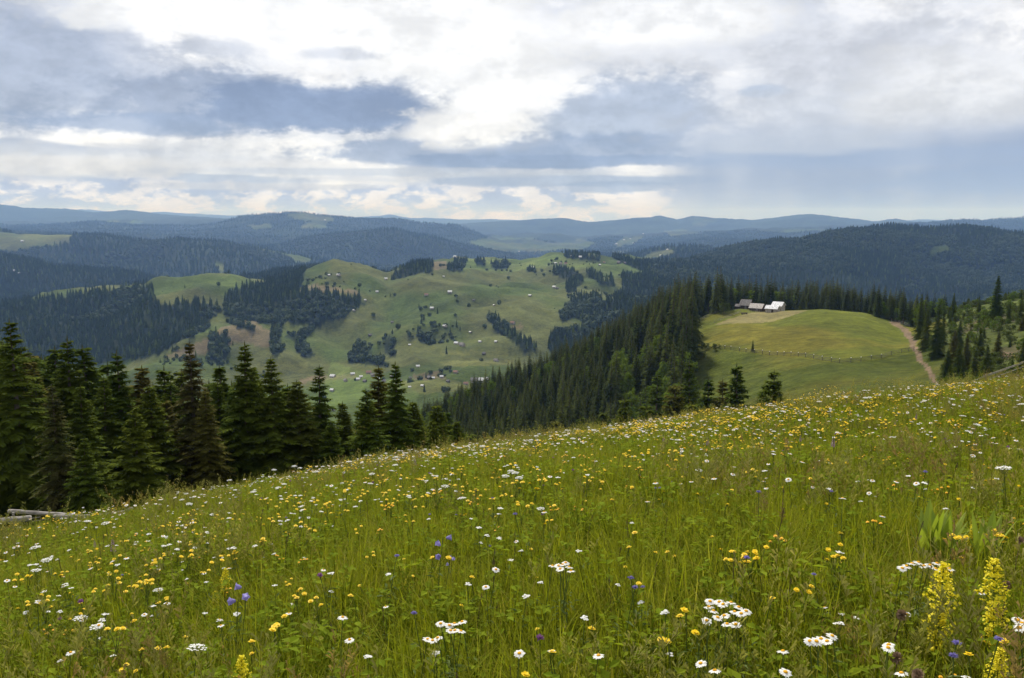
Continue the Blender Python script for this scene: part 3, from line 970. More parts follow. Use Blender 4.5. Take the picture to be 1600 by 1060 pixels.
# front stand on the left: (px of the tip, py of the tip, distance, prototype, words)
near_list = [
    (16, 495, 47, 3, 'tallest spruce at the left end of the stand'), (-22, 508, 50, 0, 'spruce cut by the left edge of the picture'),
    (100, 524, 60, 1, 'spruce with a narrow dark tip between the tallest one and the browning one'), (78, 540, 66, 4, 'slim spruce tip behind the browning spruce'),
    (50, 560, 58, 0, 'spruce standing between the tallest spruce and the browning spruce'),
    (139, 537, 62, 4, 'slender spruce with thin upright leader right of the narrow dark tip'),
    (82, 598, 42, 'b', 'spruce with browning boughs standing behind the grey logs'),
    (122, 600, 50, 0, 'bushy spruce directly right of the browning spruce'),
    (128, 682, 40.5, 5, 'low pale spruce with broad boughs behind the right end of the logs'),
    (184, 545, 58, 1, 'dark pointed spruce rising above its neighbours left of the gap'), (163, 565, 66, 2, 'spruce half hidden behind the dark pointed spruce'),
    (214, 570, 60, 4, 'narrow spruce just right of the dark pointed spruce'), (236, 600, 52, 2, 'broad green spruce in front of two thin tips'),
    (208, 632, 48, 5, 'short spruce with light branch tips in the front row'),
    (254, 574, 70, 4, 'thin spruce tip left of the reddish spruce'), (276, 576, 72, 4, 'second thin spruce tip touching the reddish spruce'),
    (297, 531, 54, 'b', 'reddish brown spruce with a sparse drooping top'), (322, 605, 52, 1, 'shaggy spruce hugging the right side of the reddish spruce'),
    (345, 568, 63, 0, 'spruce between the reddish spruce and the sharp tall one'), (379, 532, 55, 1, 'tall sharp spruce with a spire top in the middle of the stand'),
    (398, 575, 60, 2, 'spruce shoulder to shoulder with the sharp tall one'), (423, 557, 55, 0, 'broad full spruce right of the spire topped one'),
    (455, 598, 62, 4, 'spruce behind the broad full spruce'), (466, 592, 56, 2, 'yellowish topped spruce left of the thin drooping one'), (496, 569, 58, 3, 'thin drooping spruce with a long leader beside the village gap'),
    (514, 655, 55, 5, 'low spruce filling the foot of the village gap'), (536, 627, 60, 4, 'small spruce inside the village gap'),
    (588, 571, 60, 0, 'spruce with a pale tip behind the leaning flat one'), (573, 606, 52, 5, 'wide flat topped spruce with bent leader'),
    (620, 563, 58, 1, 'last tall spruce with open layered boughs on the right of the stand'), (648, 625, 60, 2, 'spruce leaning on the last tall one'),
    (683, 631, 66, 2, 'rounded spruce near the right end of the stand'), (700, 640, 72, 0, 'smaller spruce at the right end of the stand'), (716, 655, 60, 5, 'lowest spruce at the right end just above the flowers'),
]
SPR = 'spruces of the near stand on the left'
for px, py, Y, k, w in near_list:
    X, zt = top_z(px, py, Y)
    g = gz(X, Y)
    h = zt - g
    pr = FINE_BROWN if k == 'b' else FINE[k]
    wide = {3: 1.5, 4: 1.65, 5: 1.25, 'b': 1.4}.get(k, 1.5)
    put_tree(pr, X, Y, g - .1, h, R7.random() * 6.28, w, 'spruce tree', SPR, wide=wide)
NEAR_XY = [(top_z(p, q, Y)[0], Y) for p, q, Y, *_ in near_list]
# darker filling rows behind
k = 0
tries = 0
fill = []
while len(fill) < 125 and tries < 4000:
    tries += 1
    px = R7.uniform(-90, 735); Y = R7.uniform(55, 98)
    line = np.interp(px, [-100, 0, 60, 150, 250, 350, 450, 520, 600, 660, 740], [520, 530, 560, 575, 600, 590, 605, 650, 615, 650, 680])
    py = line + R7.uniform(-6, 42)
    if 500 < px < 560:
        py = max(py, 668)
    X, zt = top_z(px, py, Y)
    if any((X - a) ** 2 + (Y - b) ** 2 < 2.2 ** 2 for a, b in NEAR_XY + fill):
        continue
    g = gz(X, Y)
    if zt - g < 4:
        continue
    fill.append((X, Y))
    put_tree(FINE[R7.randrange(5)], X, Y, g - .1, zt - g, R7.random() * 6.28, '%s dark spruce in the rear rows of the stand, %s' % (size_word(zt - g, 9, 13), 'behind the logs' if px < 210 else 'behind the reddish spruce' if px < 350 else 'behind the spire topped spruce' if px < 500 else 'toward the village gap'), 'spruce tree', SPR, wide=1.55)
# closer trees standing below the meadow edge in the middle and right
for px, py, Y, k, w in [
    (1209, 577, 88, 2, 'black green spruce with a bent double tip right above the flowers'), (1192, 600, 92, 5, 'low dark spruce on the left flank of the bent tipped one'),
    (1157, 567, 110, 4, 'slender olive spruce left of the bent tipped one'), (1133, 592, 118, 0, 'spruce behind the slender olive spruce'),
    (1107, 590, 120, 0, 'broad spruce at the edge of the knoll pasture below the shrubs'), (1080, 560, 150, 1, 'tall spruce at the corner between wood and knoll pasture'), (1055, 598, 132, 2, 'spruce left of the broad one at the pasture edge'),
    (1026, 582, 150, 3, 'high dark spruce in the lower wood'), (972, 622, 128, 5, 'yellow green spruce with spreading boughs at the lower edge of the wood'), (1003, 630, 120, 4, 'thin spruce beside the yellow green one'),
    (940, 640, 140, 0, 'spruce to the left of the yellow green one'), (905, 648, 150, 1, 'spruce over the flower edge at the foot of the wood'), (870, 655, 150, 2, 'rounded spruce at the foot of the wood'), (1085, 628, 112, 2, 'low spruce by the flower edge under the broad one'),
]:
    X, zt = top_z(px, py, Y)
    g = gz(X, Y)
    put_tree(FINE[k], X, Y, g - .1, zt - g, R7.random() * 6.28, w, 'spruce tree', 'single spruces below the meadow edge', wide=1.25 if k != 5 else .9)

# named trees on the knoll and the right hill: tip, foot in the photo
for px, pt, pb, y0, pr, wd, w in [
    (1176, 531, 549, 200, FINE[5], .8, 'small lone spruce standing above the fence on the knoll'),
    (1555, 430, 501, 240, FINE[2], 1.0, 'tall lone spruce on the right hill crest'), (1488, 457, 503, 240, FINE[4], 1.0, 'narrow spruce left of the tall lone one on the crest'),
    (1576, 472, 505, 240, FINE[5], .8, 'small spruce just right of the tall lone one'), (1594, 464, 506, 240, FINE[2], .9, 'spruce at the right picture edge on the crest'),
    (1517, 487, 502, 240, FINE[5], .9, 'knee high spruce between the two tall crest spruces'), (1505, 486, 500, 240, FINE[5], .9, 'tiny spruce beside the narrow crest spruce'),
    (1437, 459, 530, 240, FINE[0], 1.0, 'left spruce of the dark clump beside the dirt track'), (1447, 482, 548, 240, FINE[2], 1.0, 'front spruce of the dark clump beside the dirt track'),
    (1462, 475, 560, 220, FINE[0], 1.1, 'biggest spruce of the dark clump beside the dirt track'), (1424, 480, 510, 240, FINE[5], .9, 'small spruce where the dirt track starts'),
    (1472, 482, 540, 220, FINE[4], 1.1, 'right spruce of the dark clump beside the dirt track'), (1478, 545, 600, 180, FINE[2], 1.2, 'low spruce at the bend of the dirt track'),
    (1496, 535, 598, 180, FINE[5], 1.1, 'bushy young spruce on the slope right of the dirt track'), (1521, 545, 596, 180, FINE[5], 1.1, 'second bushy young spruce right of the dirt track'),
    (1508, 522, 590, 180, FINE[0], 1.2, 'pointed spruce among the young ones right of the track bend'), (1540, 538, 596, 180, FINE[2], 1.2, 'full spruce below and left of the bare patch'), (1488, 515, 580, 180, FINE[2], 1.2, 'dark spruce between the track clump and the bushy young ones'),
    (1558, 518, 560, 180, FINE[5], 1.1, 'young spruce above the bare patch'), (1530, 512, 556, 180, FINE[0], 1.2, 'slim spruce half way up the clearing'), (1498, 500, 545, 200, FINE[2], 1.1, 'spruce just right of the dark track clump'),
    (1595, 530, 590, 150, FINE[2], 1.0, 'dark spruce at the right picture edge below the bare patch'), (1580, 560, 596, 150, FINE[5], 1.0, 'young spruce under the bare patch'),
]:
    X, Y, Z = place(px, pb, ymin=y0, ymax=430)
    _, zt = top_z(px, pt, Y)
    put_tree(pr, X, Y, Z - .1, zt - Z, R7.random() * 6.28, w, 'spruce tree', 'spruces on the knoll and the right hill', wide=wd)

# ------------------------------------------------------------------ woods on the spur
def vis_drop(X, Y):
    """smallest drop reached by the nearer ground on the same sight line"""
    r = np.clip(np.searchsorted(VY, Y * 0.985) - 1, 0, len(VY) - 1)
    c = np.clip(np.round((X / Y + .7) / 1.4 * (len(VA) - 1)).astype(int), 0, len(VA) - 1)
    return VIS[r, c]


def scatter(y0, y1, step, seed, pxlim=(-60, 1660), grow=0.0):
    rg = np.random.default_rng(seed)
    amax = 0.66
    ys = []
    pts = []
    y = y0
    while y < y1:
        st = step * (1 + grow * (y - y0) / y0)
        xs = np.arange(-amax * y, amax * y, st)
        pts.append(np.stack([xs, np.full(len(xs), y)], 1) + rg.uniform(-.45, .45, (len(xs), 2)) * st)
        y += st
    P = np.concatenate(pts)
    Z = height(P[:, 0], P[:, 1])
    fo, _ = cover(P[:, 0], P[:, 1], Z)
    px, py = project(P[:, 0], P[:, 1], Z)
    ok = (px > pxlim[0]) & (px < pxlim[1])
    return P[ok, 0], P[ok, 1], Z[ok], fo[ok], px[ok], py[ok]


def visible(X, Y, Z, h, margin=0.0):
    return (EYE - (Z + h)) / Y < vis_drop(X, Y) + margin


X, Y, Z, fo, px, py = scatter(120, 560, 6.1, 5)
rg = np.random.default_rng(9)
hh = 12.5 + 6.0 * rg.random(len(X)) + 5 * fbm(X, Y, 60, 2, 71)
hh *= np.interp(px, [600, 800, 900, 1000, 1060, 1130, 1240, 1330, 1400, 1480], [.85, .9, 1.0, 1.2, 1.38, 1.42, 1.3, 1.08, .8, .55])
hh = np.where(Y < 180, hh * .9, hh)
thin = fbm(X, Y, 30, 3, 72)
ok = (fo > .5) & (Y > 112) & visible(X, Y, Z, hh * .8) & (thin > -0.42)
ok &= ~((px > 1085) & (py > 560))
ok &= ~((px > 1140) & (px < 1225) & (Y < 420))
broad = ok & (fbm(X, Y, 45, 3, 73) > 0.08) & (rg.random(len(X)) < .5) & (px > 640)
con = np.nonzero(ok & ~broad)[0]
# the trees that show largest become individuals
size = hh[con] / Y[con]
order = con[np.argsort(-size)]
n_ind = 90
MEADOW_EDGE = lambda q: np.interp(q, [0, 500, 800, 1000, 1200, 1400, 1600], [800, 735, 690, 665, 630, 605, 590])


def spur_words(q, r, h_):
    sz = size_word(h_, 13.5, 17)
    if q < 760:
        where = 'at the lowest left tip of the wooded spur' if q < 690 else 'at the thin lower left end of the wooded spur'
    elif q > 1215:
        where = 'in the wood behind the knoll, %s of its highest point' % ('left' if q < 1290 else 'right')
    elif q > 1080:
        where = 'in the high dark row behind the log huts'
    elif r < 560 and q > 930:
        where = 'near the skyline of the steep wooded spur, %s' % ('upper part' if q > 1010 else 'lower part')
    else:
        where = 'on the wooded spur slope %s' % ('left of the pale spreading spruce' if q < 940 else 'beside the knoll pasture' if q > 1040 else 'above the pale spreading spruce')
    return '%s spruce %s' % (sz, where)


for i in order[:n_ind]:
    put_tree(MIDS[i % 5], X[i], Y[i], Z[i] - .3, hh[i], float(i), spur_words(px[i], py[i], hh[i]), 'spruce tree', 'spruces of the wooded spur', wide=1.15 + .4 * ((i * 7) % 10) / 10)
rest = order[n_ind:]
print('spur conifers', len(con), 'broad', int(broad.sum()))
BIDX = np.nonzero(broad)[0]
for i in BIDX[:110]:
    w = size_word(hh[i], 13.5, 17) + (' pale green broadleaf tree among the spruces of the steep spur, %s half' % ('upper' if py[i] < 590 else 'lower') if px[i] < 1085 else ' light green broadleaf tree in the wood behind the knoll')
    put_tree(BROADS[i % 3], X[i], Y[i], Z[i] - .2, hh[i] * .68, float(i), w, 'tree', 'broadleaf trees in the spur woods', name='broadleaf_tree')

# ------------------------------------------------------------------ masses built by geometry nodes
def instancer(name, pts, scl, rot, idx, meshes, mats_free=True, tilt=None, kind='stuff', label=None):
    coll = bpy.data.collections.new(name + '_kinds')
    for j, m_ in enumerate(meshes):
        o = bpy.data.objects.new('%s_kind_%02d' % (name, j), m_)
        coll.objects.link(o)
    me = bpy.data.meshes.new(name)
    me.vertices.add(len(pts)); me.vertices.foreach_set('co', np.asarray(pts, float).ravel())
    scl = np.asarray(scl, float)
    if scl.ndim == 1:
        scl = np.repeat(scl[:, None], 3, 1)
    a = me.attributes.new('scl', 'FLOAT_VECTOR', 'POINT'); a.data.foreach_set('vector', scl.ravel())
    ang = np.zeros((len(pts), 3)); ang[:, 2] = rot
    if tilt is not None:
        ang[:, :2] = tilt
    a = me.attributes.new('ang', 'FLOAT_VECTOR', 'POINT'); a.data.foreach_set('vector', ang.ravel())
    a = me.attributes.new('pick', 'INT', 'POINT'); a.data.foreach_set('value', np.asarray(idx, np.int32))
    ob = bpy.data.objects.new(name, me)
    sc.collection.objects.link(ob)
    ob['kind'] = kind
    if label:
        ob['label'] = label
    g = bpy.data.node_groups.new(name, 'GeometryNodeTree')
    g.interface.new_socket('Geometry', in_out='INPUT', socket_type='NodeSocketGeometry')
    g.interface.new_socket('Geometry', in_out='OUTPUT', socket_type='NodeSocketGeometry')
    gi = g.nodes.new('NodeGroupInput'); go = g.nodes.new('NodeGroupOutput')
    ci = g.nodes.new('GeometryNodeCollectionInfo')
    ci.inputs['Collection'].default_value = coll
    ci.inputs['Separate Children'].default_value = True
    ci.inputs['Reset Children'].default_value = True
    ip = g.nodes.new('GeometryNodeInstanceOnPoints')
    ip.inputs['Pick Instance'].default_value = True
    def named(n_, typ):
        q = g.nodes.new('GeometryNodeInputNamedAttribute'); q.data_type = typ; q.inputs['Name'].default_value = n_
        return q.outputs['Attribute']
    L = g.links.new
    L(gi.outputs[0], ip.inputs['Points']); L(ci.outputs[0], ip.inputs['Instance'])
    L(named('pick', 'INT'), ip.inputs['Instance Index'])
    er = g.nodes.new('FunctionNodeEulerToRotation'); L(named('ang', 'FLOAT_VECTOR'), er.inputs[0])
    L(er.outputs[0], ip.inputs['Rotation']); L(named('scl', 'FLOAT_VECTOR'), ip.inputs['Scale'])
    L(ip.outputs[0], go.inputs[0])
    md = ob.modifiers.new(name, 'NODES'); md.node_group = g
    return ob


def both(proto, H=None):
    """one mesh of trunk and crown together, for masses"""
    tm_, cm_, h = proto
    bm = bmesh.new(); bm.from_mesh(tm_); nt = len(bm.faces); bm.from_mesh(cm_)
    bm.faces.ensure_lookup_table()
    for f_ in bm.faces[nt:]:
        f_.material_index = 1
    m_ = bpy.data.meshes.new('tree_mass'); bm.to_mesh(m_); bm.free()
    m_.materials.append(tm_.materials[0]); m_.materials.append(cm_.materials[0])
    return m_


MASS = [both(p) for p in MIDS] + [both(p) for p in BROADS]
i2 = np.concatenate([rest, BIDX[110:]]).astype(int)
pk = np.concatenate([rest % 5, 5 + BIDX[110:] % 3]).astype(int)
hs = np.array([p[2] for p in MIDS + BROADS])
hfin = np.where(pk < 5, hh[i2], hh[i2] * .68)
s = hfin / hs[pk]
instancer('spur_forest', np.stack([X[i2], Y[i2], Z[i2] - .3], 1), np.stack([s * 1.35, s * 1.35, s], 1), rg.random(len(i2)) * 6.28, pk, MASS,
          label='dense dark spruce wood covering the steep spur')

FARM = [conifer_far(16, 2.6, 400 + i, 4, 6).mesh('far_spruce', [M_NEEDLE_FAR]) for i in range(4)] + [broad_far(10, 4.0, 420 + i).mesh('far_broad', [M_BROAD_FAR]) for i in range(3)]
tot = 0
for nm, y0, y1, st, gr, hmul, lab in [('valley_forest', 760, 2600, 8.2, .12, 1.0, 'dark spruce forest patches on the pasture hill'),
                                      ('mountain_forest', 2450, 3450, 10.8, .1, 1.15, 'spruce forest covering the long dark mountain'),
                                      ('ridge_forest', 3900, 9900, 20.0, .5, 1.35, 'blue green forest on the distant ridges')]:
    X, Y, Z, fo, px, py = scatter(y0, y1, st, int(y0), (-30, 1630), gr)
    h = (12 + 7 * rg.random(len(X)) + 6 * fbm(X, Y, 150, 3, 75)) * hmul
    ok = (fo > .5) & visible(X, Y, Z, h * .9, .0012) & (rg.random(len(X)) < .93)
    br = fbm(X, Y, 220, 3, 76) > .12
    if y0 > 2000:
        br = (px > 1020) & (fbm(X, Y, 260, 3, 77) > -.05) | (fbm(X, Y, 300, 3, 76) > .1)
    pk = np.where(br & (rg.random(len(X)) < .8), 4 + rg.integers(0, 3, len(X)), rg.integers(0, 4, len(X)))
    X, Y, Z, h, pk = X[ok], Y[ok], Z[ok], h[ok], pk[ok]
    s = np.where(pk < 4, h / 16, h * .62 / 10)
    wd = np.where(pk < 4, 1.25, 1.15) * (1 if y0 < 3000 else 1.3)
    print(nm, len(X))
    instancer(nm, np.stack([X, Y, Z - .5], 1), np.stack([s * wd, s * wd, s], 1), rg.random(len(X)) * 6.28, pk, FARM, label=lab)

# scattered single trees and bushes over the pasture hill
M_FARBUSH = leaf_mat('hillside_bush_leaves', (0.036, 0.054, 0.018), (0.062, 0.084, 0.024), 0.1, .5, .8, .1)
BUSH = [broad_far(7, 3.4, 440 + i, 60).mesh('bush', [M_FARBUSH]) for i in range(3)]
CONF = [conifer_far(16, 3.0, 450 + i, 5, 7).mesh('hill_spruce', [M_NEEDLE_FAR]) for i in range(2)]
X, Y, Z, fo, px, py = scatter(1050, 2680, 10, 321)
ok = (fo < .5) & visible(X, Y, Z, 4) & (px > 250) & (px < 1000) & (py < 655)
dens = np.clip(fbm(X, Y, 130, 5, 78, .62) * 3.0 - .28, 0, 1) ** 2 * .55 + .0055
dens = np.where((Y < 1450), dens * 1.6, dens)
dens = np.where(py < 425, dens * .8 + .008, dens)
ok &= rg.random(len(X)) < dens
sel = np.nonzero(ok)[0]
print('hill singles', len(sel))
sel = sel[np.argsort(Y[sel])]
def hill_words(q, r, kind):
    side = 'above the village' if r > 560 else ('along the top of the pasture hill' if r < 432 else 'on the open face of the pasture hill')
    if q < 430:
        side = 'on the brown slopes left of the pasture hill'
    if q >= 430:
        side += ', left side' if q < 620 else (', right side' if q > 800 else ', middle')
    return '%s %s' % (kind, side)
ns = nb_ = 0
spill = []
for i in sel:
    if rg.random() < .15:
        if ns >= 30: continue
        ns += 1
        o = obj('spruce_tree', CONF[i % 2], None, (X[i], Y[i], Z[i] - .4), float(i), rg.uniform(.5, .95))
        tag(o, hill_words(px[i], py[i], 'lone dark spruce'), 'spruce tree', 'lone trees on the pasture hill')
    else:
        if nb_ >= 290:
            spill.append(i); continue
        nb_ += 1
        bs_ = rg.uniform(.4, 1.15)
        o = obj('bush', BUSH[i % 3], None, (X[i], Y[i], Z[i] - .5), float(i), (bs_ * (.8 + .5 * ((i * 13) % 10) / 10), bs_, bs_ * (.7 + .6 * ((i * 7) % 10) / 10)))
        tag(o, hill_words(px[i], py[i], ('small' if bs_ < .65 else 'middling' if bs_ < .9 else 'large') + ' rounded dark bush'), 'bush', 'bushes on the pasture hill')
if spill:
    spill = np.array(spill)
    instancer('hillside_bushes', np.stack([X[spill], Y[spill], Z[spill] - .5], 1), rg.uniform(.4, 1.1, len(spill)), rg.random(len(spill)) * 6, spill % 3, BUSH, label='rest of the scattered bushes on the far pasture hill')

# shrubs and young spruces of the clearing on the right, broadleaf trees behind the knoll
a, b = broadleaf(3.2, 1.7, 350, 26, 26, .17)
SHRUB = (a.mesh('shrub_stem', [M_BARK]), b.mesh('shrub_crown', [M_BROAD]), 3.2)
M_SHRUBD = leaf_mat('dark_shrub_leaves', (0.055, 0.072, 0.018), (0.085, 0.112, 0.016), .35, .8, .9, .05)
a, b = broadleaf(3.2, 1.9, 351, 26, 26, .17)
SHRUBD = (a.mesh('shrub_stem', [M_BARK]), b.mesh('shrub_crown', [M_SHRUBD]), 3.2)
X, Y, Z, fo, px, py = scatter(165, 420, 4.2, 99, (1465, 1650))
dn = fbm(X, Y, 22, 3, 79)
for i in range(len(X)):
    if fo[i] > .5 or px[i] < 1482 - (py[i] - 500) * .1 or rg.random() > .85 + .9 * dn[i] or not visible(X[i:i + 1], Y[i:i + 1], Z[i:i + 1], 2.0)[0]:
        continue
    if 1530 < px[i] < 1592 and 545 < py[i] < 565:
        continue
    if rg.random() < .25:
        put_tree(FINE[5], X[i], Y[i], Z[i] - .1, rg.uniform(2.2, 5.0), float(i), 'young spruce in the clearing right of the track, %s' % ('near the crest' if py[i] < 505 else 'upper middle part' if py[i] < 530 else 'lower middle part' if py[i] < 555 else 'lowest part'), 'spruce tree', 'young spruces in the clearing', wide=rg.uniform(.9, 1.3))
    else:
        e = put_tree(SHRUB if rg.random() < .5 else SHRUBD, X[i], Y[i], Z[i] - .1, rg.uniform(1.4, 3.2), float(i), '%s %s shrub in the clearing right of the track, %s' % (('round', 'spreading', 'upright')[i % 3], 'dark green' if i % 2 else 'leafy', 'upper part' if py[i] < 520 else ('middle part' if py[i] < 550 else 'lower part')), 'shrub', 'shrubs in the clearing', name='shrub', wide=rg.uniform(1, 1.5))
for px_, pt, pb, y0, pr, wd, nm, w in [
    (1131, 472, 491, 300, SHRUBD, 1.0, 'shrub', 'round dark shrub on the grass left of the log huts'), (1103, 535, 547, 200, SHRUBD, 1.0, 'shrub', 'round dark shrub at the left start of the knoll fence'),
    (1118, 536, 548, 200, SHRUBD, 1.1, 'shrub', 'second round dark shrub beside the knoll fence'), (1098, 548, 560, 200, SHRUBD, .8, 'shrub', 'small shrub below the knoll fence corner'),
    (1376, 472, 500, 360, BROADS[2], 1.3, 'broadleaf_tree', 'pale rounded broadleaf tree behind the right end of the knoll'), (1400, 482, 503, 355, BROADS[2], 1.3, 'broadleaf_tree', 'low broadleaf tree where the dirt track tops the knoll'),
    (1360, 480, 497, 370, BROADS[0], 1.3, 'broadleaf_tree', 'broadleaf tree left of the pale rounded one'), (1583, 458, 470, 250, SHRUB, 1.2, 'shrub', 'pale shrub on the skyline of the right hill'),
]:
    X_, Y_, Z_ = place(px_, pb, ymin=y0, ymax=430)
    _, zt = top_z(px_, pt, Y_)
    put_tree(pr, X_, Y_, Z_ - .1, max(zt - Z_, 1.0), px_ * .1, w, 'shrub' if nm == 'shrub' else 'tree', 'single shrubs and trees of the knoll', name=nm, wide=wd)

# ------------------------------------------------------------------ meadow plants
M_BLEAF = None


def flat_mat(name, colr, rough=0.6, trans=0.0, var=0.12, spec=0.2):
    m, t, out = new_mat(name)
    rnd = t.node('ShaderNodeObjectInfo').outputs['Random']
    isl = t.node('ShaderNodeNewGeometry').outputs['Random Per Island']
    k = t.m('ADD', t.m('MULTIPLY', rnd, var), t.m('MULTIPLY', isl, var))
    c = t.vm('SCALE', colr, t.m('SUBTRACT', 1.0 + var, k))
    p = t.node('ShaderNodeBsdfPrincipled')
    t.plug(p.inputs['Base Color'], c); p.inputs['Roughness'].default_value = rough
    p.inputs['Specular IOR Level'].default_value = spec
    if trans:
        tr = t.node('ShaderNodeBsdfTranslucent'); t.plug(tr.inputs[0], c)
        mx = t.node('ShaderNodeMixShader'); mx.inputs[0].default_value = trans
        L = m.node_tree.links.new
        L(p.outputs[0], mx.inputs[1]); L(tr.outputs[0], mx.inputs[2]); L(mx.outputs[0], out.inputs[0])
    else:
        t.plug(out.inputs[0], p.outputs[0])
    return m


M_GRASS = leaf_mat('meadow_grass', (0.200, 0.240, 0.012), (0.290, 0.300, 0.018), 0.5, 1.5, 0.7, 0.1, (0.36, 0.32, 0.06))
M_FORB = leaf_mat('meadow_leaves', (0.150, 0.215, 0.010), (0.230, 0.275, 0.015), 0.5, 2.0, 0.8, 0.06)
M_BLEAF = leaf_mat('broad_pale_leaves', (0.22, 0.30, 0.03), (0.30, 0.36, 0.05), .45, 1.0)
M_STRAW = leaf_mat('grass_heads', (0.30, 0.27, 0.09), (0.25, 0.26, 0.06), 0.4, 3.0, 0.8, 0.1, (0.28, 0.20, 0.08))
M_STEM = flat_mat('green_stem', (0.10, 0.14, 0.025), 0.6, 0.2)
M_STEMB = flat_mat('brown_stem', (0.10, 0.07, 0.035), 0.8)
M_WHITE = flat_mat('white_petal', (0.82, 0.82, 0.78), 0.5, 0.3, 0.06)
M_CENTRE = flat_mat('daisy_centre', (0.72, 0.36, 0.015), 0.8, 0.0, 0.1)
M_YEL = flat_mat('yellow_petal', (0.86, 0.62, 0.010), 0.5, 0.3, 0.12)
M_YEL2 = flat_mat('lemon_petal', (0.78, 0.68, 0.02), 0.6, 0.3, 0.12)
M_ORANGE = flat_mat('orange_petal', (0.86, 0.48, 0.012), 0.5, 0.3, 0.12)
M_VIOLET = flat_mat('violet_petal', (0.32, 0.28, 0.60), 0.5, 0.35, 0.15)
M_PURPLE = flat_mat('purple_petal', (0.36, 0.16, 0.38), 0.6, 0.3, 0.2)
M_BROWNH = flat_mat('brown_seed_head', (0.28, 0.19, 0.12), 0.9, 0.1, 0.2)
M_DARKH = flat_mat('dark_seed_spike', (0.055, 0.035, 0.025), 0.9, 0.0, 0.2)


def blade(b, base, az, L, lean, w, mat=0, segs=4, curl=1.0):
    d = Vector((math.cos(az), math.sin(az), 0)); s = Vector((-d.y, d.x, 0))
    P = []
    for q in range(segs + 1):
        u = q / segs
        P.append(Vector(base) + d * (L * lean * u ** (1.4 + .6 * curl)) + Vector((0, 0, L * (u - 0.35 * lean * curl * u * u))))
    vs = []
    for q, p in enumerate(P[:-1]):
        ww = w * (.75 + .5 * (q / segs)) * (1 - (q / segs) ** 2.2)
        vs += [p - s * ww, p + s * ww]
    vs.append(P[-1])
    n = segs
    fs = [(2 * q, 2 * q + 1, 2 * q + 3, 2 * q + 2) for q in range(n - 1)] + [(2 * n - 2, 2 * n - 1, 2 * n)]
    b.add(vs, fs, mat)


def tuft(seed, n=36, h=.38, spread=.16, w=.0025):
    rg = random.Random(seed); b = MB()
    for _ in range(n):
        a = rg.random() * 6.28; r = spread * rg.random() ** .6
        blade(b, (r * math.cos(a), r * math.sin(a), -.03), a + rg.uniform(-1.6, 1.6), h * rg.uniform(.5, 1.15), rg.uniform(.05, .75), w * rg.uniform(.6, 1.4))
    return b.mesh('grass_tuft', [M_GRASS])


def leafy(b, rg, c, n, h, ls, mat=0, wide=.32, r=.1):
    for _ in range(n):
        a = rg.random() * 6.28; q = r * rg.random()
        z = h * rg.uniform(.15, 1.0)
        p = Vector((c[0] + q * math.cos(a), c[1] + q * math.sin(a), c[2] + z))
        d = Vector((math.cos(a), math.sin(a), rg.uniform(-.2, .9))).normalized(); s = Vector((-math.sin(a), math.cos(a), rg.uniform(-.3, .3)))
        L = ls * rg.uniform(.6, 1.3)
        b.add([p, p + d * L * .45 + s * L * wide, p + d * L - Vector((0, 0, L * .25)), p + d * L * .45 - s * L * wide], [(0, 1, 2), (0, 2, 3)], mat)


def forb(seed, h=.26, n=44, ls=.065, wide=.3, stems=5):
    rg = random.Random(seed); b = MB()
    for _ in range(stems):
        a = rg.random() * 6.28; r = .09
        x, y = r * math.cos(a), r * math.sin(a)
        b.tube([(x * .4, y * .4, -.03), (x, y, h * .6), (x * 1.3, y * 1.3, h)], [.0025, .002, .001], 3, 0, False)
        leafy(b, rg, (x, y, 0), n // stems, h, ls, 0, wide, .04)
    return b.mesh('leafy_herb', [M_FORB])


def feather(seed, h=.3):
    rg = random.Random(seed); b = MB()
    for _ in range(14):
        a = rg.random() * 6.28; L = h * rg.uniform(.6, 1.1); lean = rg.uniform(.2, .7)
        d = Vector((math.cos(a), math.sin(a), 0)); s = Vector((-d.y, d.x, 0))
        for q in range(9):
            u = .15 + .85 * q / 9
            p = d * (L * lean * u) + Vector((0, 0, L * u * (1 - .3 * lean * u)))
            for sg in (-1, 1):
                t_ = L * .22 * (1 - u * .8)
                b.add([p, p + s * sg * t_ + Vector((0, 0, t_ * .5)) + d * t_ * .3, p + Vector((0, 0, .008)) + d * .006], [(0, 1, 2)])
        blade(b, (0, 0, -.02), a, L, lean, .002)
    return b.mesh('feathery_herb', [M_FORB])


def panicle(seed, h=.52, n=7):
    rg = random.Random(seed); b = MB()
    for _ in range(n):
        a = rg.random() * 6.28; L = h * rg.uniform(.65, 1.15); lean = rg.uniform(.05, .3); r = .12 * rg.random()
        x, y = r * math.cos(a * 3), r * math.sin(a * 3)
        d = Vector((math.cos(a), math.sin(a), 0))
        P = [Vector((x, y, -.03)) + d * (L * lean * u * u) + Vector((0, 0, L * u)) for u in (0, .35, .7, 1.0)]
        b.tube(P, [.0016, .0014, .0011, .0006], 3, 0, False)
        for q in range(22):
            u = .72 + .28 * rg.random()
            p = Vector((x, y, -.03)) + d * (L * lean * u * u) + Vector((0, 0, L * u))
            aa = rg.random() * 6.28; e = rg.uniform(.008, .022) * (1.3 - u) * 3
            dd = Vector((math.cos(aa), math.sin(aa), .8)) * e
            b.add([p, p + dd + Vector((0, 0, .005)), p + dd * .8 + Vector((.004, .003, .012))], [(0, 1, 2)], 1)
    return b.mesh('flowering_grass', [M_GRASS, M_STRAW])


def stalk(b, rg, h, lean=.12, r=.0022, mat=0, n=4):
    a = rg.random() * 6.28
    P = [Vector((math.cos(a) * h * lean * u * u, math.sin(a) * h * lean * u * u, -.03 + (h + .03) * u)) for u in [i / n for i in range(n + 1)]]
    b.tube(P, r, 3, mat, False)
    return P[-1]


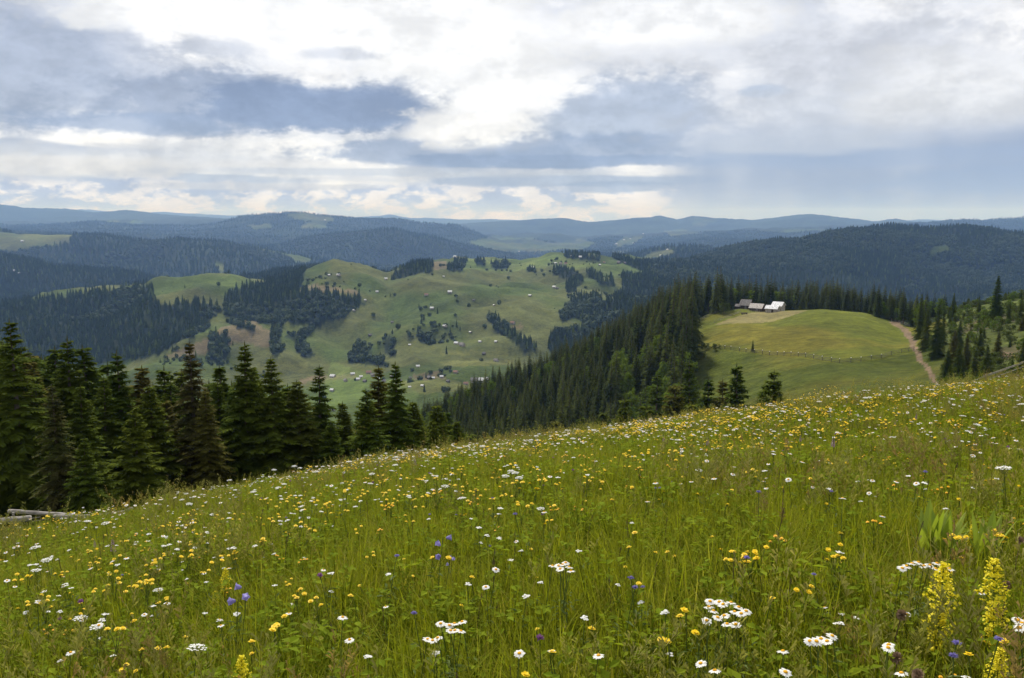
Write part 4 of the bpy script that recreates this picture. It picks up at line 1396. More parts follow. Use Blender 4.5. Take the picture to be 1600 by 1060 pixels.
def disc_head(b, c, tilt_dir, tilt, R, npet, rg, mat, droop=.15, pw=.5, inner=.28):
    """ray petals round a centre"""
    ax = Vector((math.cos(tilt_dir) * math.sin(tilt), math.sin(tilt_dir) * math.sin(tilt), math.cos(tilt)))
    u = ax.orthogonal().normalized(); w = ax.cross(u)
    for i in range(npet):
        a = 6.283 * i / npet + rg.uniform(-.08, .08)
        d = u * math.cos(a) + w * math.sin(a); s = ax.cross(d)
        L = R * rg.uniform(.88, 1.06); hw = math.pi * R / npet * pw * 2
        dz = -ax * L * droop * rg.uniform(.3, 1.7)
        b.add([c + d * R * inner - s * hw * .5, c + d * R * inner + s * hw * .5, c + d * L * .75 + s * hw + dz * .5, c + d * L + dz, c + d * L * .75 - s * hw + dz * .5], [(0, 1, 2, 3, 4)], mat)
    return ax, u, w


def dome(b, c, ax, u, w, R, hgt, mat, n=8):
    vs = [c + (u * math.cos(6.283 * i / n) + w * math.sin(6.283 * i / n)) * R for i in range(n)]
    vs += [c + (u * math.cos(6.283 * i / n) + w * math.sin(6.283 * i / n)) * R * .6 + ax * hgt * .8 for i in range(n)]
    vs.append(c + ax * hgt)
    fs = [(i, (i + 1) % n, n + (i + 1) % n, n + i) for i in range(n)] + [(n + i, n + (i + 1) % n, 2 * n) for i in range(n)]
    b.add(vs, fs, mat)


def make_daisy(seed, h=.46, R=.023):
    rg = random.Random(seed)
    st = MB(); top = stalk(st, rg, h)
    leafy(st, rg, (0, 0, 0), 10, h * .7, .035, 0, .15, .02)
    pt = MB(); ax, u, w = disc_head(pt, top, rg.random() * 6.28, rg.uniform(.05, .5), R, rg.choice((15, 17, 19)), rg, 0, .18)
    ct = MB(); dome(ct, top + ax * .001, ax, u, w, R * .34, R * .2, 0)
    return st, pt, ct


def make_hawk(seed, h=.42, R=.0155, heads=3, mat=0):
    rg = random.Random(seed)
    st = MB(); hd = []
    top = stalk(st, rg, h * .82, .15)
    leafy(st, rg, (0, 0, 0), 8, h * .4, .06, 0, .16, .02)
    for i in range(heads):
        a = 6.283 * i / heads + rg.random(); e = top + Vector((math.cos(a) * .035, math.sin(a) * .035, rg.uniform(.03, .085))) * (1 if heads > 1 else .3)
        st.tube([top - Vector((0, 0, .05)), top.lerp(e, .5), e], .0015, 3, 0, False)
        b = MB()
        td, ti = rg.random() * 6.28, rg.uniform(0, .5)
        ax, u, w = disc_head(b, e, td, ti, R, 12, rg, 0, .05, .5, .1)
        disc_head(b, e + ax * .003, td, ti, R * .62, 9, rg, 0, -.25, .5, .05)
        dome(b, e - ax * .011, ax, u, w, R * .28, .010, 1, 6)
        hd.append(b)
    return st, hd


def make_yarrow(seed, h=.5, R=.042, n=26):
    rg = random.Random(seed)
    st = MB(); top = stalk(st, rg, h * .9, .08, .0028)
    leafy(st, rg, (0, 0, 0), 16, h * .8, .06, 0, .12, .02)
    hd = MB()
    for i in range(n):
        a = i * 2.4; r = R * math.sqrt((i + .5) / n)
        e = top + Vector((math.cos(a) * r, math.sin(a) * r, .045 - r * r * 5 + rg.uniform(-.003, .003)))
        if i % 3 == 0:
            st.tube([top, e - Vector((0, 0, .004))], .0011, 3, 0, False)
        q = rg.uniform(.0062, .0088)
        vs = [e + Vector((math.cos(k * 1.047) * q, math.sin(k * 1.047) * q, rg.uniform(-.0015, .0015))) for k in range(6)] + [e + Vector((0, 0, .003))]
        hd.add(vs, [(k, (k + 1) % 6, 6) for k in range(6)])
    return st, hd


def make_ball(seed, h=.42, R=.016, n=46, flatten=1.0):
    rg = random.Random(seed)
    st = MB(); top = stalk(st, rg, h, .12)
    leafy(st, rg, (0, 0, 0), 10, h * .7, .045, 0, .2, .02)
    hd = MB()
    for i in range(n):
        v = Vector((rg.gauss(0, 1), rg.gauss(0, 1), abs(rg.gauss(0, 1)) - .25)).normalized()
        s = v.orthogonal().normalized() * R * .2
        c = top
        hd.add([c + v * R * .2 - s, c + v * R * .2 + s, Vector(c + Vector((v.x, v.y, v.z * flatten)) * R * rg.uniform(.85, 1.15))], [(0, 1, 2)])
        s2 = v.cross(s)
        hd.add([c + v * R * .2 - s2, c + v * R * .2 + s2, Vector(c + Vector((v.x, v.y, v.z * flatten)) * R)], [(0, 1, 2)])
    return st, hd


def make_spire(seed, h=.45, L=.09, R=.013, n=42):
    """upright spike of small florets (orchid, plantain)"""
    rg = random.Random(seed)
    st = MB(); top = stalk(st, rg, h, .06)
    leafy(st, rg, (0, 0, 0), 5, h * .3, .09, 0, .14, .02)
    hd = MB()
    for i in range(n):
        u = i / n; a = i * 2.4
        r = R * (1 - .7 * u)
        p = top + Vector((math.cos(a) * r * .3, math.sin(a) * r * .3, -L * (1 - u)))
        d = Vector((math.cos(a), math.sin(a), .25)); s = Vector((-d.y, d.x, 0))
        hd.add([p, p + d * r + s * r * .45, p + d * r * 1.15 + Vector((0, 0, r * .4)), p + d * r - s * r * .45], [(0, 1, 2, 3)])
    return st, hd


def make_bell(seed, h=.5, nb=5, R=.013):
    rg = random.Random(seed)
    st = MB(); top = stalk(st, rg, h, .08)
    leafy(st, rg, (0, 0, 0), 12, h * .8, .05, 0, .13, .02)
    bells = []
    for i in range(nb):
        a = i * 2.1 + rg.random(); z = top.z - i * .042
        c = Vector((top.x * z / top.z, top.y * z / top.z, z)) + Vector((math.cos(a), math.sin(a), 0)) * .016
        d = Vector((math.cos(a) * .8, math.sin(a) * .8, -.25 + rg.uniform(-.3, .5))).normalized()
        u = d.orthogonal().normalized(); w = d.cross(u)
        b = MB(); vs = []
        for k, (t_, r_) in enumerate(((0, .35), (.5, .72), (1.0, .85), (1.35, 1.25))):
            for j in range(10):
                r2 = R * r_ * (1.12 if (k == 3 and j % 2 == 0) else (.8 if k == 3 else 1)); an = 6.283 * j / 10
                vs.append(c + d * (R * 1.5 * t_) + (u * math.cos(an) + w * math.sin(an)) * r2)
        fs = [(k * 10 + j, k * 10 + (j + 1) % 10, (k + 1) * 10 + (j + 1) % 10, (k + 1) * 10 + j) for k in range(3) for j in range(10)] + [tuple(range(10))]
        b.add(vs, fs); bells.append(b)
    return st, bells


def make_bedstraw(seed, h=.62, L=.34, R=.055):
    rg = random.Random(seed)
    st = MB(); top = stalk(st, rg, h, .05, .003, 0, 6)
    for z in range(8):
        zz = h * (.1 + .1 * z)
        for k in range(7):
            a = k * .9; d = Vector((math.cos(a), math.sin(a), .2))
            st.add([Vector((0, 0, zz)), Vector((0, 0, zz)) + d * .028 + Vector((0, 0, .006)), Vector((0, 0, zz + .004)) + d * .014], [(0, 1, 2)])
    tufts = []
    nl = 13
    for i in range(nl):
        u = i / (nl - 1); z = top.z - L * (1 - u)
        r = R * (math.sin(math.pi * (.12 + .72 * u)) ** .8) * rg.uniform(.6, 1.15) if u < .95 else .012
        b = MB()
        ax = Vector((top.x * (z / top.z) ** 2, top.y * (z / top.z) ** 2, 0))
        nbr = 5
        for q in range(nbr):
            a = i * 1.3 + 6.283 * q / nbr + rg.uniform(-.3, .3)
            e = ax + Vector((math.cos(a) * r, math.sin(a) * r, z + r * .35))
            st.tube([ax + Vector((0, 0, z - .01)), e], .0009, 3, 0, False)
            for _ in range(14):
                c = (ax + Vector((0, 0, z))).lerp(e, rg.uniform(.35, 1.1)) + Vector((rg.gauss(0, .006), rg.gauss(0, .006), rg.gauss(.004, .006)))
                n_ = Vector((rg.gauss(0, .6), rg.gauss(0, .6), 1)).normalized(); x_ = n_.orthogonal().normalized() * rg.uniform(.0045, .0072); y_ = n_.cross(x_)
                b.add([c + x_, c + y_, c - x_, c - y_], [(0, 1, 2, 3)])
        tufts.append(b)
    return st, tufts


def make_seed(seed, h=.45, R=.02):
    rg = random.Random(seed)
    st = MB(); top = stalk(st, rg, h, .1)
    hd = MB()
    for i in range(110):
        v = Vector((rg.gauss(0, 1), rg.gauss(0, 1), rg.gauss(0, 1) + .3)).normalized()
        s = v.orthogonal().normalized() * .0016
        hd.add([top + v * R * .15 - s, top + v * R * .15 + s, top + v * R * rg.uniform(.85, 1.05) + s * 2, top + v * R - s * 2], [(0, 1, 2, 3)])
    return st, hd


def make_leafstem(seed, h=.8, heads=0):
    rg = random.Random(seed); st = MB(); lf = MB(); hd = MB()
    for s_ in range(rg.choice((1, 2, 3))):
        ox, oy = rg.uniform(-.06, .06), rg.uniform(-.06, .06); hh_ = h * rg.uniform(.7, 1)
        lx, ly = rg.uniform(-.1, .1), rg.uniform(-.1, .1)
        P = [Vector((ox + lx * u * u, oy + ly * u * u, hh_ * u - .03)) for u in (0, .3, .6, .85, 1)]
        st.tube(P, [.005, .0045, .0035, .0025, .001], 4, 0, False)
        n = int(hh_ / .028)
        for i in range(n):
            u = .12 + .88 * i / n; a = i * 2.4
            c = Vector((ox + lx * u * u, oy + ly * u * u, hh_ * u - .03)); L = .085 * (1.15 - u) + .012
            d = Vector((math.cos(a), math.sin(a), .45)).normalized(); s = Vector((-math.sin(a), math.cos(a), 0))
            lf.add([c, c + d * L * .4 + s * L * .17, c + d * L - Vector((0, 0, L * .3)), c + d * L * .4 - s * L * .17], [(0, 1, 2), (0, 2, 3)])
        for _ in range(heads):
            a = rg.random() * 6.28; r = rg.uniform(.02, .16)
            e = P[-1] + Vector((math.cos(a) * r, math.sin(a) * r, rg.uniform(-.16, .08)))
            st.tube([P[-2], e], .0016, 3, 0, False)
            disc_head(hd, e, 0, 0, .017, 10, rg, 0, .05, .5, .0)
            disc_head(hd, e + Vector((0, 0, .004)), 0, 0, .011, 8, rg, 0, -.3, .5, .0)
    return st, lf, hd


def make_broadclump(seed, n=9, L=.30):
    rg = random.Random(seed); out_ = []
    for i in range(n):
        b = MB(); a = i * 2.4 + rg.random(); lean = rg.uniform(.15, .55); l_ = L * rg.uniform(.75, 1.15)
        d = Vector((math.cos(a), math.sin(a), 0)); s = Vector((-d.y, d.x, 0))
        vs = []
        for q in range(7):
            u = q / 6; w = l_ * .09 * math.sin(math.pi * min(1, .1 + .9 * u)) ** .8 + (0 if q < 6 else 0)
            c = d * (.02 + l_ * lean * u ** 1.5) + Vector((0, 0, l_ * u * (1 - .2 * lean * u) + .02))
            vs += [c - s * w + d * w * .3, c, c + s * w + d * w * .3]
        fs = []
        for q in range(6):
            for k in (0, 1):
                fs.append((q * 3 + k, q * 3 + k + 1, q * 3 + 4 + k, q * 3 + 3 + k))
        b.add(vs, fs); out_.append(b)
    return out_


# protos as (stem mesh, [(part name, mesh, parent part)...], merged mesh)
def merged(name, parts):
    """parts: list of (MB, material list)"""
    m_ = MB(); mats = []
    for b, ml in parts:
        off = len(mats)
        for x in ml: mats.append(x)
        o = len(m_.v); m_.v += b.v; m_.f += [tuple(i + o for i in f) for f in b.f]; m_.m += [k + off for k in b.m]
    return m_.mesh(name, mats)


KINDS = {}
def kind(name, fn, count, seed0, **kw):
    out_ = []
    for i in range(count):
        out_.append(fn(seed0 + i, **kw))
    KINDS[name] = out_


def tip(b):
    return Vector(max(b.v, key=lambda q: q[2]))


def daisy_set(s, **kw):
    st, pt, ct = make_daisy(s, **kw)
    return {'parts': [('stem', st.mesh('stem', [M_STEM]), None), ('petals', pt.mesh('petals', [M_WHITE]), None), ('flower_centre', ct.mesh('flower_centre', [M_CENTRE]), 1)],
            'top': tip(ct), 'one': merged('daisy', [(st, [M_STEM]), (pt, [M_WHITE]), (ct, [M_CENTRE])])}


def hawk_set(s, mat=None, **kw):
    mat = mat or M_YEL
    st, hd = make_hawk(s, **kw)
    P = [('stem', st.mesh('stem', [M_STEM]), None)] + [('flower_head', h_.mesh('flower_head', [mat, M_STEM]), None) for h_ in hd]
    return {'parts': P, 'top': tip(hd[0]), 'one': merged('hawkweed', [(st, [M_STEM])] + [(h_, [mat, M_STEM]) for h_ in hd])}


def two_set(fn, mat, stm=None, hn='flower_head'):
    def f(s, **kw):
        st, hd = fn(s, **kw)
        hs_ = hd if isinstance(hd, list) else [hd]
        return {'parts': [('stem', st.mesh('stem', [stm or M_STEM]), None)] + [(hn, h_.mesh(hn, [mat]), None) for h_ in hs_],
                'top': tip(hs_[0]) if len(hs_) < 9 else tip(hs_[-1]), 'one': merged('plant', [(st, [stm or M_STEM])] + [(h_, [mat]) for h_ in hs_])}
    return f


kind('daisy', daisy_set, 5, 500)
kind('hawk', hawk_set, 4, 520)
kind('hawk1', hawk_set, 2, 525, heads=1, R=.018)
kind('hawkfar', hawk_set, 3, 535, heads=5, R=.0175)
kind('daisyfar', daisy_set, 3, 538, R=.027)
kind('orange', lambda s, **k: hawk_set(s, M_ORANGE, **k), 2, 530, heads=4, R=.011)
kind('yarrow', two_set(make_yarrow, M_WHITE), 3, 540)
kind('cress', two_set(make_yarrow, M_WHITE), 2, 545, R=.018, n=9, h=.42)
kind('knap', two_set(make_ball, M_PURPLE), 2, 550)
kind('scab', two_set(make_ball, M_VIOLET), 2, 555, R=.014, flatten=.6)
kind('orchid', two_set(make_spire, M_PURPLE, None, 'flower_spike'), 2, 560)
kind('plantain', two_set(make_spire, M_DARKH, M_STEMB, 'seed_spike'), 2, 565, L=.035, R=.006, n=24)
kind('bell', two_set(make_bell, M_VIOLET, None, 'flower_bell'), 3, 570, R=.012, nb=3)
kind('bell1', two_set(make_bell, M_VIOLET, None, 'flower_bell'), 2, 575, R=.015, nb=1)
kind('bedstraw', two_set(make_bedstraw, M_YEL2, None, 'flower_tuft'), 3, 580)
kind('seed', two_set(make_seed, M_BROWNH, M_STEMB, 'seed_head'), 2, 590)


def put_plant(k, X, Y, Z, s, rz, name, label, cat, group, parts=True, tilt=(0, 0), head=False):
    pr = KINDS[k][int(abs(X * 977 + Y * 331)) % len(KINDS[k])]
    if head:        # X, Y, Z is where the flower itself is
        t_ = Matrix.Rotation(rz, 3, 'Z') @ pr['top'] * s
        X, Y, Z = X - t_.x, Y - t_.y, Z - t_.z
        g = gz(X, Y)
        Z = Z if Z < g + .02 else g + .02
    if not parts:
        o = obj(name, pr['one'], None, (X, Y, Z), 0, s)
        o.rotation_euler = (tilt[0], tilt[1], rz)
        return tag(o, label, cat, group)
    e = obj(name, None, None, (X, Y, Z), 0, s)
    e.rotation_euler = (tilt[0], tilt[1], rz)
    e.empty_display_size = .1
    tag(e, label, cat, group)
    made = []
    for nm, me_, par in pr['parts']:
        made.append(obj(nm, me_, e if par is None else made[par]))
    return e


# plants picked out in the photograph: pixel of the flower head
CLUST = []
def cluster(k, h, pts, name, label, cat, group, s=1.0):
    for (px_, py_) in pts:
        X_, Y_, Z_ = place(px_, py_, h * s)
        ss = s * (RND.uniform(.92, 1.1))
        put_plant(k, X_, Y_, Z_ + h * s, s * RND.uniform(1.0, 1.08), RND.random() * 6.28, name, label, cat, group, True, (0, 0), True)


RND = random.Random(5)
DG = 'ox-eye daisies in the meadow'
cluster('daisy', .46, [(688, 972), (701, 975), (723, 970), (703, 984), (712, 983), (720, 985), (710, 973), (667, 997), (685, 995), (676, 999)], 'ox_eye_daisy', 'white daisy in the flat cluster at the bottom centre of the meadow', 'flower', DG)
cluster('daisy', .46, [(1109, 937), (1124, 938), (1131, 942), (1142, 940), (1153, 947), (1114, 953), (1148, 954), (1133, 960), (1158, 956), (1166, 953), (1120, 963), (1136, 973), (1150, 973), (1104, 967), (1109, 947)], 'ox_eye_daisy', 'white daisy in the crowded cluster right of the bottom centre', 'flower', DG)
cluster('daisy', .46, [(1265, 999), (1275, 999), (1283, 996), (1293, 999), (1299, 991)], 'ox_eye_daisy', 'white daisy in the short row below the two yellow spikes', 'flower', DG)
cluster('daisy', .50, [(1409, 883), (1417, 881), (1425, 879), (1434, 877), (1444, 879), (1452, 880), (1461, 887), (1464, 879), (1474, 882), (1484, 884)], 'ox_eye_daisy', 'white daisy in the arc behind the big yellow spike', 'flower', DG)
cluster('daisy', .46, [(863, 883), (872, 882), (880, 881), (889, 885), (893, 891), (876, 887), (884, 878)], 'ox_eye_daisy', 'white daisy in the small tight cluster above the centre bottom', 'flower', DG)
cluster('daisy', .46, [(1590, 966), (1598, 972), (1594, 978), (1604, 968)], 'ox_eye_daisy', 'white daisy in the bunch cut by the right picture edge', 'flower', DG)
cluster('daisy', .46, [(812, 1018), (935, 1022), (1096, 1034), (1410, 1050), (546, 998), (110, 1018), (1118, 1046), (1226, 1047), (1390, 1005), (1388, 1010), (155, 975), (1224, 1016)], 'ox_eye_daisy', 'single white daisy scattered along the bottom of the meadow', 'flower', DG)
cluster('yarrow', .5, [(128, 962), (154, 976), (800, 735), (790, 742), (806, 738), (812, 745), (292, 771), (300, 776), (285, 780), (1524, 597), (1515, 602), (1508, 610), (1535, 594), (1545, 600)], 'yarrow', 'flat white flower head of a yarrow standing above the grass', 'flower', 'yarrow plants in the meadow', .85)
HG = 'yellow hawkweeds in the meadow'
cluster('hawk', .40, [(1140, 872), (1159, 870), (1162, 875), (1178, 871), (1172, 876), (1136, 872)], 'hawkweed', 'yellow flower in the row with a violet head between', 'flower', HG)
cluster('hawk1', .40, [(210, 965), (430, 975), (424, 980), (390, 1000), (433, 972), (447, 955), (545, 928), (921, 978), (860, 1016), (1041, 996), (1069, 948), (1208, 928), (1086, 983), (1063, 958), (1037, 995), (820, 1048), (246, 1009), (222, 1012), (258, 1008), (1573, 995), (1511, 1017)], 'hawkweed', 'single bright yellow flower scattered through the nearest grass', 'flower', HG)
cluster('hawk', .40, [(195, 922), (200, 915), (230, 910), (236, 905), (458, 929), (472, 918), (487, 936), (140, 878), (150, 877), (172, 880), (290, 834), (318, 832), (1300, 868), (1310, 866), (1490, 834), (1560, 834), (1505, 838), (1562, 832), (1530, 702), (1245, 918)], 'hawkweed', 'yellow flower cluster half way up the meadow', 'flower', HG)
cluster('bell', .5, [(704, 836)], 'bellflower', 'tall violet bellflower stem left of the picture centre', 'flower', 'bellflowers', 1.15)
cluster('bell', .42, [(702, 868)], 'bellflower', 'short violet bellflower stem under the tall one', 'flower', 'bellflowers', .8)
cluster('bell1', .45, [(369, 910), (358, 933), (387, 926)], 'bellflower', 'violet bell nodding beside the slim yellow spike', 'flower', 'bellflowers', 1.1)
for px_, py_, k_, w_ in [(1167, 868, 'scab', 'violet round flower inside the yellow row'), (647, 955, 'scab', 'violet round flower left above the bottom daisy cluster'), (501, 894, 'knap', 'pink round flower left of the centre'),
                         (175, 843, 'orchid', 'magenta flower spike below the grey logs'), (649, 715, 'orchid', 'magenta spike on the skyline of the meadow'), (1107, 683, 'orchid', 'magenta spike near the upper meadow edge'),
                         (992, 915, 'scab', 'violet flower right of the small tight daisy cluster'), (986, 900, 'scab', 'violet flower just above another right of the daisy cluster'), (1446, 735, 'scab', 'blue violet flower on the upper right of the meadow'),
                         (805, 801, 'scab', 'blue violet flower right of the tall bellflower'), (620, 866, 'scab', 'blue flower left of the tall bellflower'), (127, 935, 'knap', 'dull purple flower at the left'),
                         (1495, 1000, 'scab', 'violet flower between the big yellow spikes'), (1562, 995, 'scab', 'violet flower beside the right yellow spike'), (1490, 1020, 'scab', 'violet flower below the big yellow spike'),
                         (1301, 682, 'orchid', 'purple spike below the knoll'), (1187, 766, 'scab', 'violet head among orange flowers'), (842, 990, 'knap', 'purple flower right of the bottom daisies')]:
    cluster(k_, .42 if k_ != 'orchid' else .45, [(px_, py_)], {'scab': 'scabious', 'knap': 'knapweed', 'orchid': 'orchid'}[k_], w_, 'flower', 'single violet and pink flowers', 1.15)
for px_, py_, s_, w_ in [(1474, 878, 1.0, 'thick bushy yellow spike of tiny flowers on the right'), (1556, 872, .95, 'slimmer yellow spike near the right picture edge'), (1563, 1012, .7, 'short yellow spike low at the right picture edge'),
                         (352, 888, .62, 'slim yellow spike beside violet bells on the left'), (376, 1024, .7, 'yellow spike cut by the bottom of the picture'), (338, 922, .4, 'tiny pale yellow spike left of the violet bells'), (1517, 820, .55, 'small yellow spike behind the broad leaves')]:
    cluster('bedstraw', .62, [(px_, py_)], 'bedstraw', w_, 'flower', 'yellow bedstraw spikes', s_)
for px_, py_, w_ in [(1408, 953, 'fluffy brown seed head left of the big yellow spike'), (1404, 1020, 'fluffy brown seed head near the bottom left of the big spike'), (1434, 1044, 'fluffy brown seed head lowest at the bottom'), (1575, 908, 'brown seed head beside the right yellow spike'), (1593, 838, 'small brown seed head at the right picture edge')]:
    cluster('seed', .45, [(px_, py_)], 'seed_head_plant', w_, 'plant', 'brown fluffy seed heads', 1.0)
for px_, py_, w_, sd in [(1468, 905, 'clump of broad upright pale green leaves behind the yellow spike', 1), (1535, 915, 'clump of broad leaves with orange brown tips', 2), (1445, 900, 'second broad leaved clump left of the yellow spike', 3)]:
    X_, Y_, Z_ = place(px_, py_, 0.05)
    e = obj('broad_leaved_plant', None, None, (X_, Y_, Z_ + .12)); tag(e, w_, 'plant', 'broad leaved clumps')
    for b in make_broadclump(600 + sd):
        obj('leaf', b.mesh('leaf', [M_BLEAF]), e, scale=1.0)
# tall plants breaking the skyline of the meadow
LS = [make_leafstem(620 + i) for i in range(3)]
LSP = [[('stem', a_.mesh('stem', [M_STEM]), M_STEM), ('leaves', b_.mesh('leaves', [M_FORB]), M_FORB)] for a_, b_, c_ in LS]
YS = [make_leafstem(640 + i, .85, 9) for i in range(3)]
YSP = [[('stem', a_.mesh('stem', [M_STEM]), None), ('leaves', b_.mesh('leaves', [M_FORB]), None), ('flowers', c_.mesh('flowers', [M_YEL]), None)] for a_, b_, c_ in YS]
def skyline_plant(px_, pt, lst, name, w_, grp, H, Yd):
    X_, zt = top_z(px_, pt, Yd); g = gz(X_, Yd); s_ = max(.35, (zt - g)) / H
    s_ = min(s_, 1.9)
    e = obj(name, None, None, (X_, Yd, g), RND.random() * 6.28, s_); tag(e, w_, 'plant', grp)
    for nm, me_, _ in lst:
        obj(nm, me_, e)
for px_, pt, w_ in [(205, 768, 'tall leafy green stem right of the grey logs'), (527, 735, 'leafy bush of upright stems on the meadow skyline'), (540, 738, 'second upright leafy stem on the meadow skyline'), (585, 722, 'leafy stem on the skyline right of the leafy bush'),
                    (455, 745, 'leafy stem on the skyline below the spire topped spruce'), (818, 672, 'tall leafy stem on the skyline below the village'), (826, 682, 'shorter leafy stem beside the tall one'), (922, 666, 'leafy stem on the skyline below the steep wood'), (937, 662, 'second leafy stem on the skyline below the steep wood'),
                    (1498, 566, 'tall pale thistle stem on the upper right skyline'), (1517, 560, 'tallest thistle stem on the upper right skyline'), (1528, 574, 'thistle stem right of the tallest'), (1537, 562, 'thistle stem farthest right of the group'), (1469, 590, 'leafy stem left of the thistles'), (1595, 560, 'tall leafy stem at the right edge'), (305, 765, 'leafy stem beside white yarrow')]:
    skyline_plant(px_, pt, LSP[int(px_) % 3], 'leafy_plant', w_, 'tall leafy plants along the skyline', .8, 27)
for px_, pt in [(1270, 598), (1285, 590), (1296, 588), (1305, 592), (1262, 612), (1345, 605), (1375, 605), (1240, 622), (1130, 640), (1105, 648), (1085, 655), (1062, 652), (1040, 662), (985, 668), (1160, 635), (735, 685), (745, 688), (772, 690), (775, 668), (790, 690), (840, 690), (850, 684), (880, 692), (895, 690), (700, 700), (410, 752), (425, 748), (395, 755), (1000, 665), (1395, 612), (1420, 604), (1190, 634), (1215, 628)]:
    skyline_plant(px_, pt, YSP[int(px_) % 3], 'ragwort', 'branched yellow flowering plant on the meadow skyline' + (' below the knoll' if px_ > 1180 else ' below the wooded spur' if px_ > 680 else ' below the spruce stand'), 'tall yellow flowering plants along the skyline', .95, RND.uniform(24, 29))

# ------------------------------------------------------------------ meadow mass
def meadow_points(dens, y0, y1, seed, pad=1.0):
    rg = np.random.default_rng(seed)
    out_ = []
    edges = np.geomspace(y0, y1, 26)
    for a_, b_ in zip(edges[:-1], edges[1:]):
        ym = (a_ + b_) / 2; wd_ = .64 * b_ + pad
        n = int(dens(ym) * (b_ - a_) * 2 * wd_)
        out_.append(np.stack([rg.uniform(-wd_, wd_, n), rg.uniform(a_, b_, n)], 1))
    P = np.concatenate(out_)
    return P[:, 0], P[:, 1]


rg = np.random.default_rng(31)
X, Y = meadow_points(lambda y: np.interp(y, [1, 5, 12, 25, 46], [120, 105, 75, 48, 30]), 1.0, 46, 3)
Z = height(X, Y)
TUFTS = [tuft(700 + i, 50, .30 + .035 * i, .17) for i in range(4)] + [panicle(720 + i, .50 + .05 * i) for i in range(3)] + [forb(730 + i, .20 + .045 * i, 60, .028 + .007 * i, .20 + .03 * i, 7) for i in range(4)] + [feather(750), feather(751, .24)]
patch = fbm(X, Y, 2.2, 3, 81); patch2 = fbm(X, Y, 5.0, 2, 82)
r = rg.random(len(X))
pk = np.where(r < .60 + patch * .3, rg.integers(0, 4, len(X)), np.where(r < .69 + patch2 * .2, rg.integers(4, 7, len(X)), np.where(r < .92, rg.integers(7, 11, len(X)), rg.integers(11, 13, len(X)))))
pxg, pyg = project(X, Y, Z)
low = (pxg < 225) & (pyg > 775) & (pyg < np.where(pxg > 90, 880, 858)) & (Y > 14)
s = np.where(low, .38, 1.0) * rg.uniform(.75, 1.25, len(X)) * (1 + .25 * patch2) * np.interp(Y, [1, 3, 40], [.85, 1.0, 1.15])
wd_ = s * np.interp(Y, [1, 10, 40], [1.0, 1.15, 1.6])
tl = rg.normal(0, .10, (len(X), 2))
print('meadow tufts', len(X))
instancer('meadow_grass', np.stack([X, Y, Z], 1), np.stack([wd_, wd_, s], 1), rg.random(len(X)) * 6.28, pk, TUFTS, tilt=tl, label='tall summer meadow grass and leafy herbs')


def fl_words(k_, q, r_, Yd):
    dep = 'in the nearest grass' if Yd < 5.5 else ('half way up the meadow' if Yd < 12 else 'near the far edge of the meadow')
    lat = 'below the logs' if q < 260 else ('below the reddish spruce' if q < 430 else ('below the village gap' if q < 640 else ('below the village' if q < 860 else ('below the wooded spur' if q < 1100 else ('below the knoll' if q < 1400 else 'below the dirt track')))))
    return '%s %s %s' % (k_, dep, lat)


SPEC = [  # kind, object name, words, group, density near..far, clump wavelength, sharpness, height scale
    ('daisy', 'ox_eye_daisy', 'white daisy', DG, (0.5, 2.3, 5.0, 7.5), 1.6, 2.4, .95),
    ('hawk', 'hawkweed', 'yellow hawkweed', HG, (0.8, 2.0, 5.0, 8.0), 2.3, 2.6, 1.0),
    ('hawk1', 'buttercup', 'small yellow flower', 'small yellow flowers in the meadow', (1.6, 3.6, 4.2, 4.5), 1.3, 1.4, .95),
    ('orange', 'orange_hawkweed', 'orange yellow flower', 'orange flowers in the meadow', (0.7, 1.4, 1.6, 1.6), 1.5, 2.0, .95),
    ('yarrow', 'yarrow', 'flat white yarrow', 'yarrow plants in the meadow', (.08, .3, 1.0, 1.8), 1.8, 3.0, .95),
    ('cress', 'white_cress', 'tiny white flower', 'tiny white flowers in the meadow', (2.4, 4.6, 4.6, 4), 1.2, 1.8, .9),
    ('knap', 'knapweed', 'purple knapweed', 'knapweeds in the meadow', (.25, .3, .3, .3), 2.0, 2.0, .9),
    ('scab', 'scabious', 'violet scabious', 'scabious flowers in the meadow', (.35, .4, .35, .3), 2.0, 2.0, .9),
    ('orchid', 'orchid', 'slender pink flower spike', 'pink flower spikes in the meadow', (.02, .08, .12, .12), 2.0, 1.5, .9),
    ('plantain', 'plantain', 'thin dark plantain head', 'plantain heads in the meadow', (1.6, 1.6, 1.2, .6), 1.5, 1.5, .95),
]
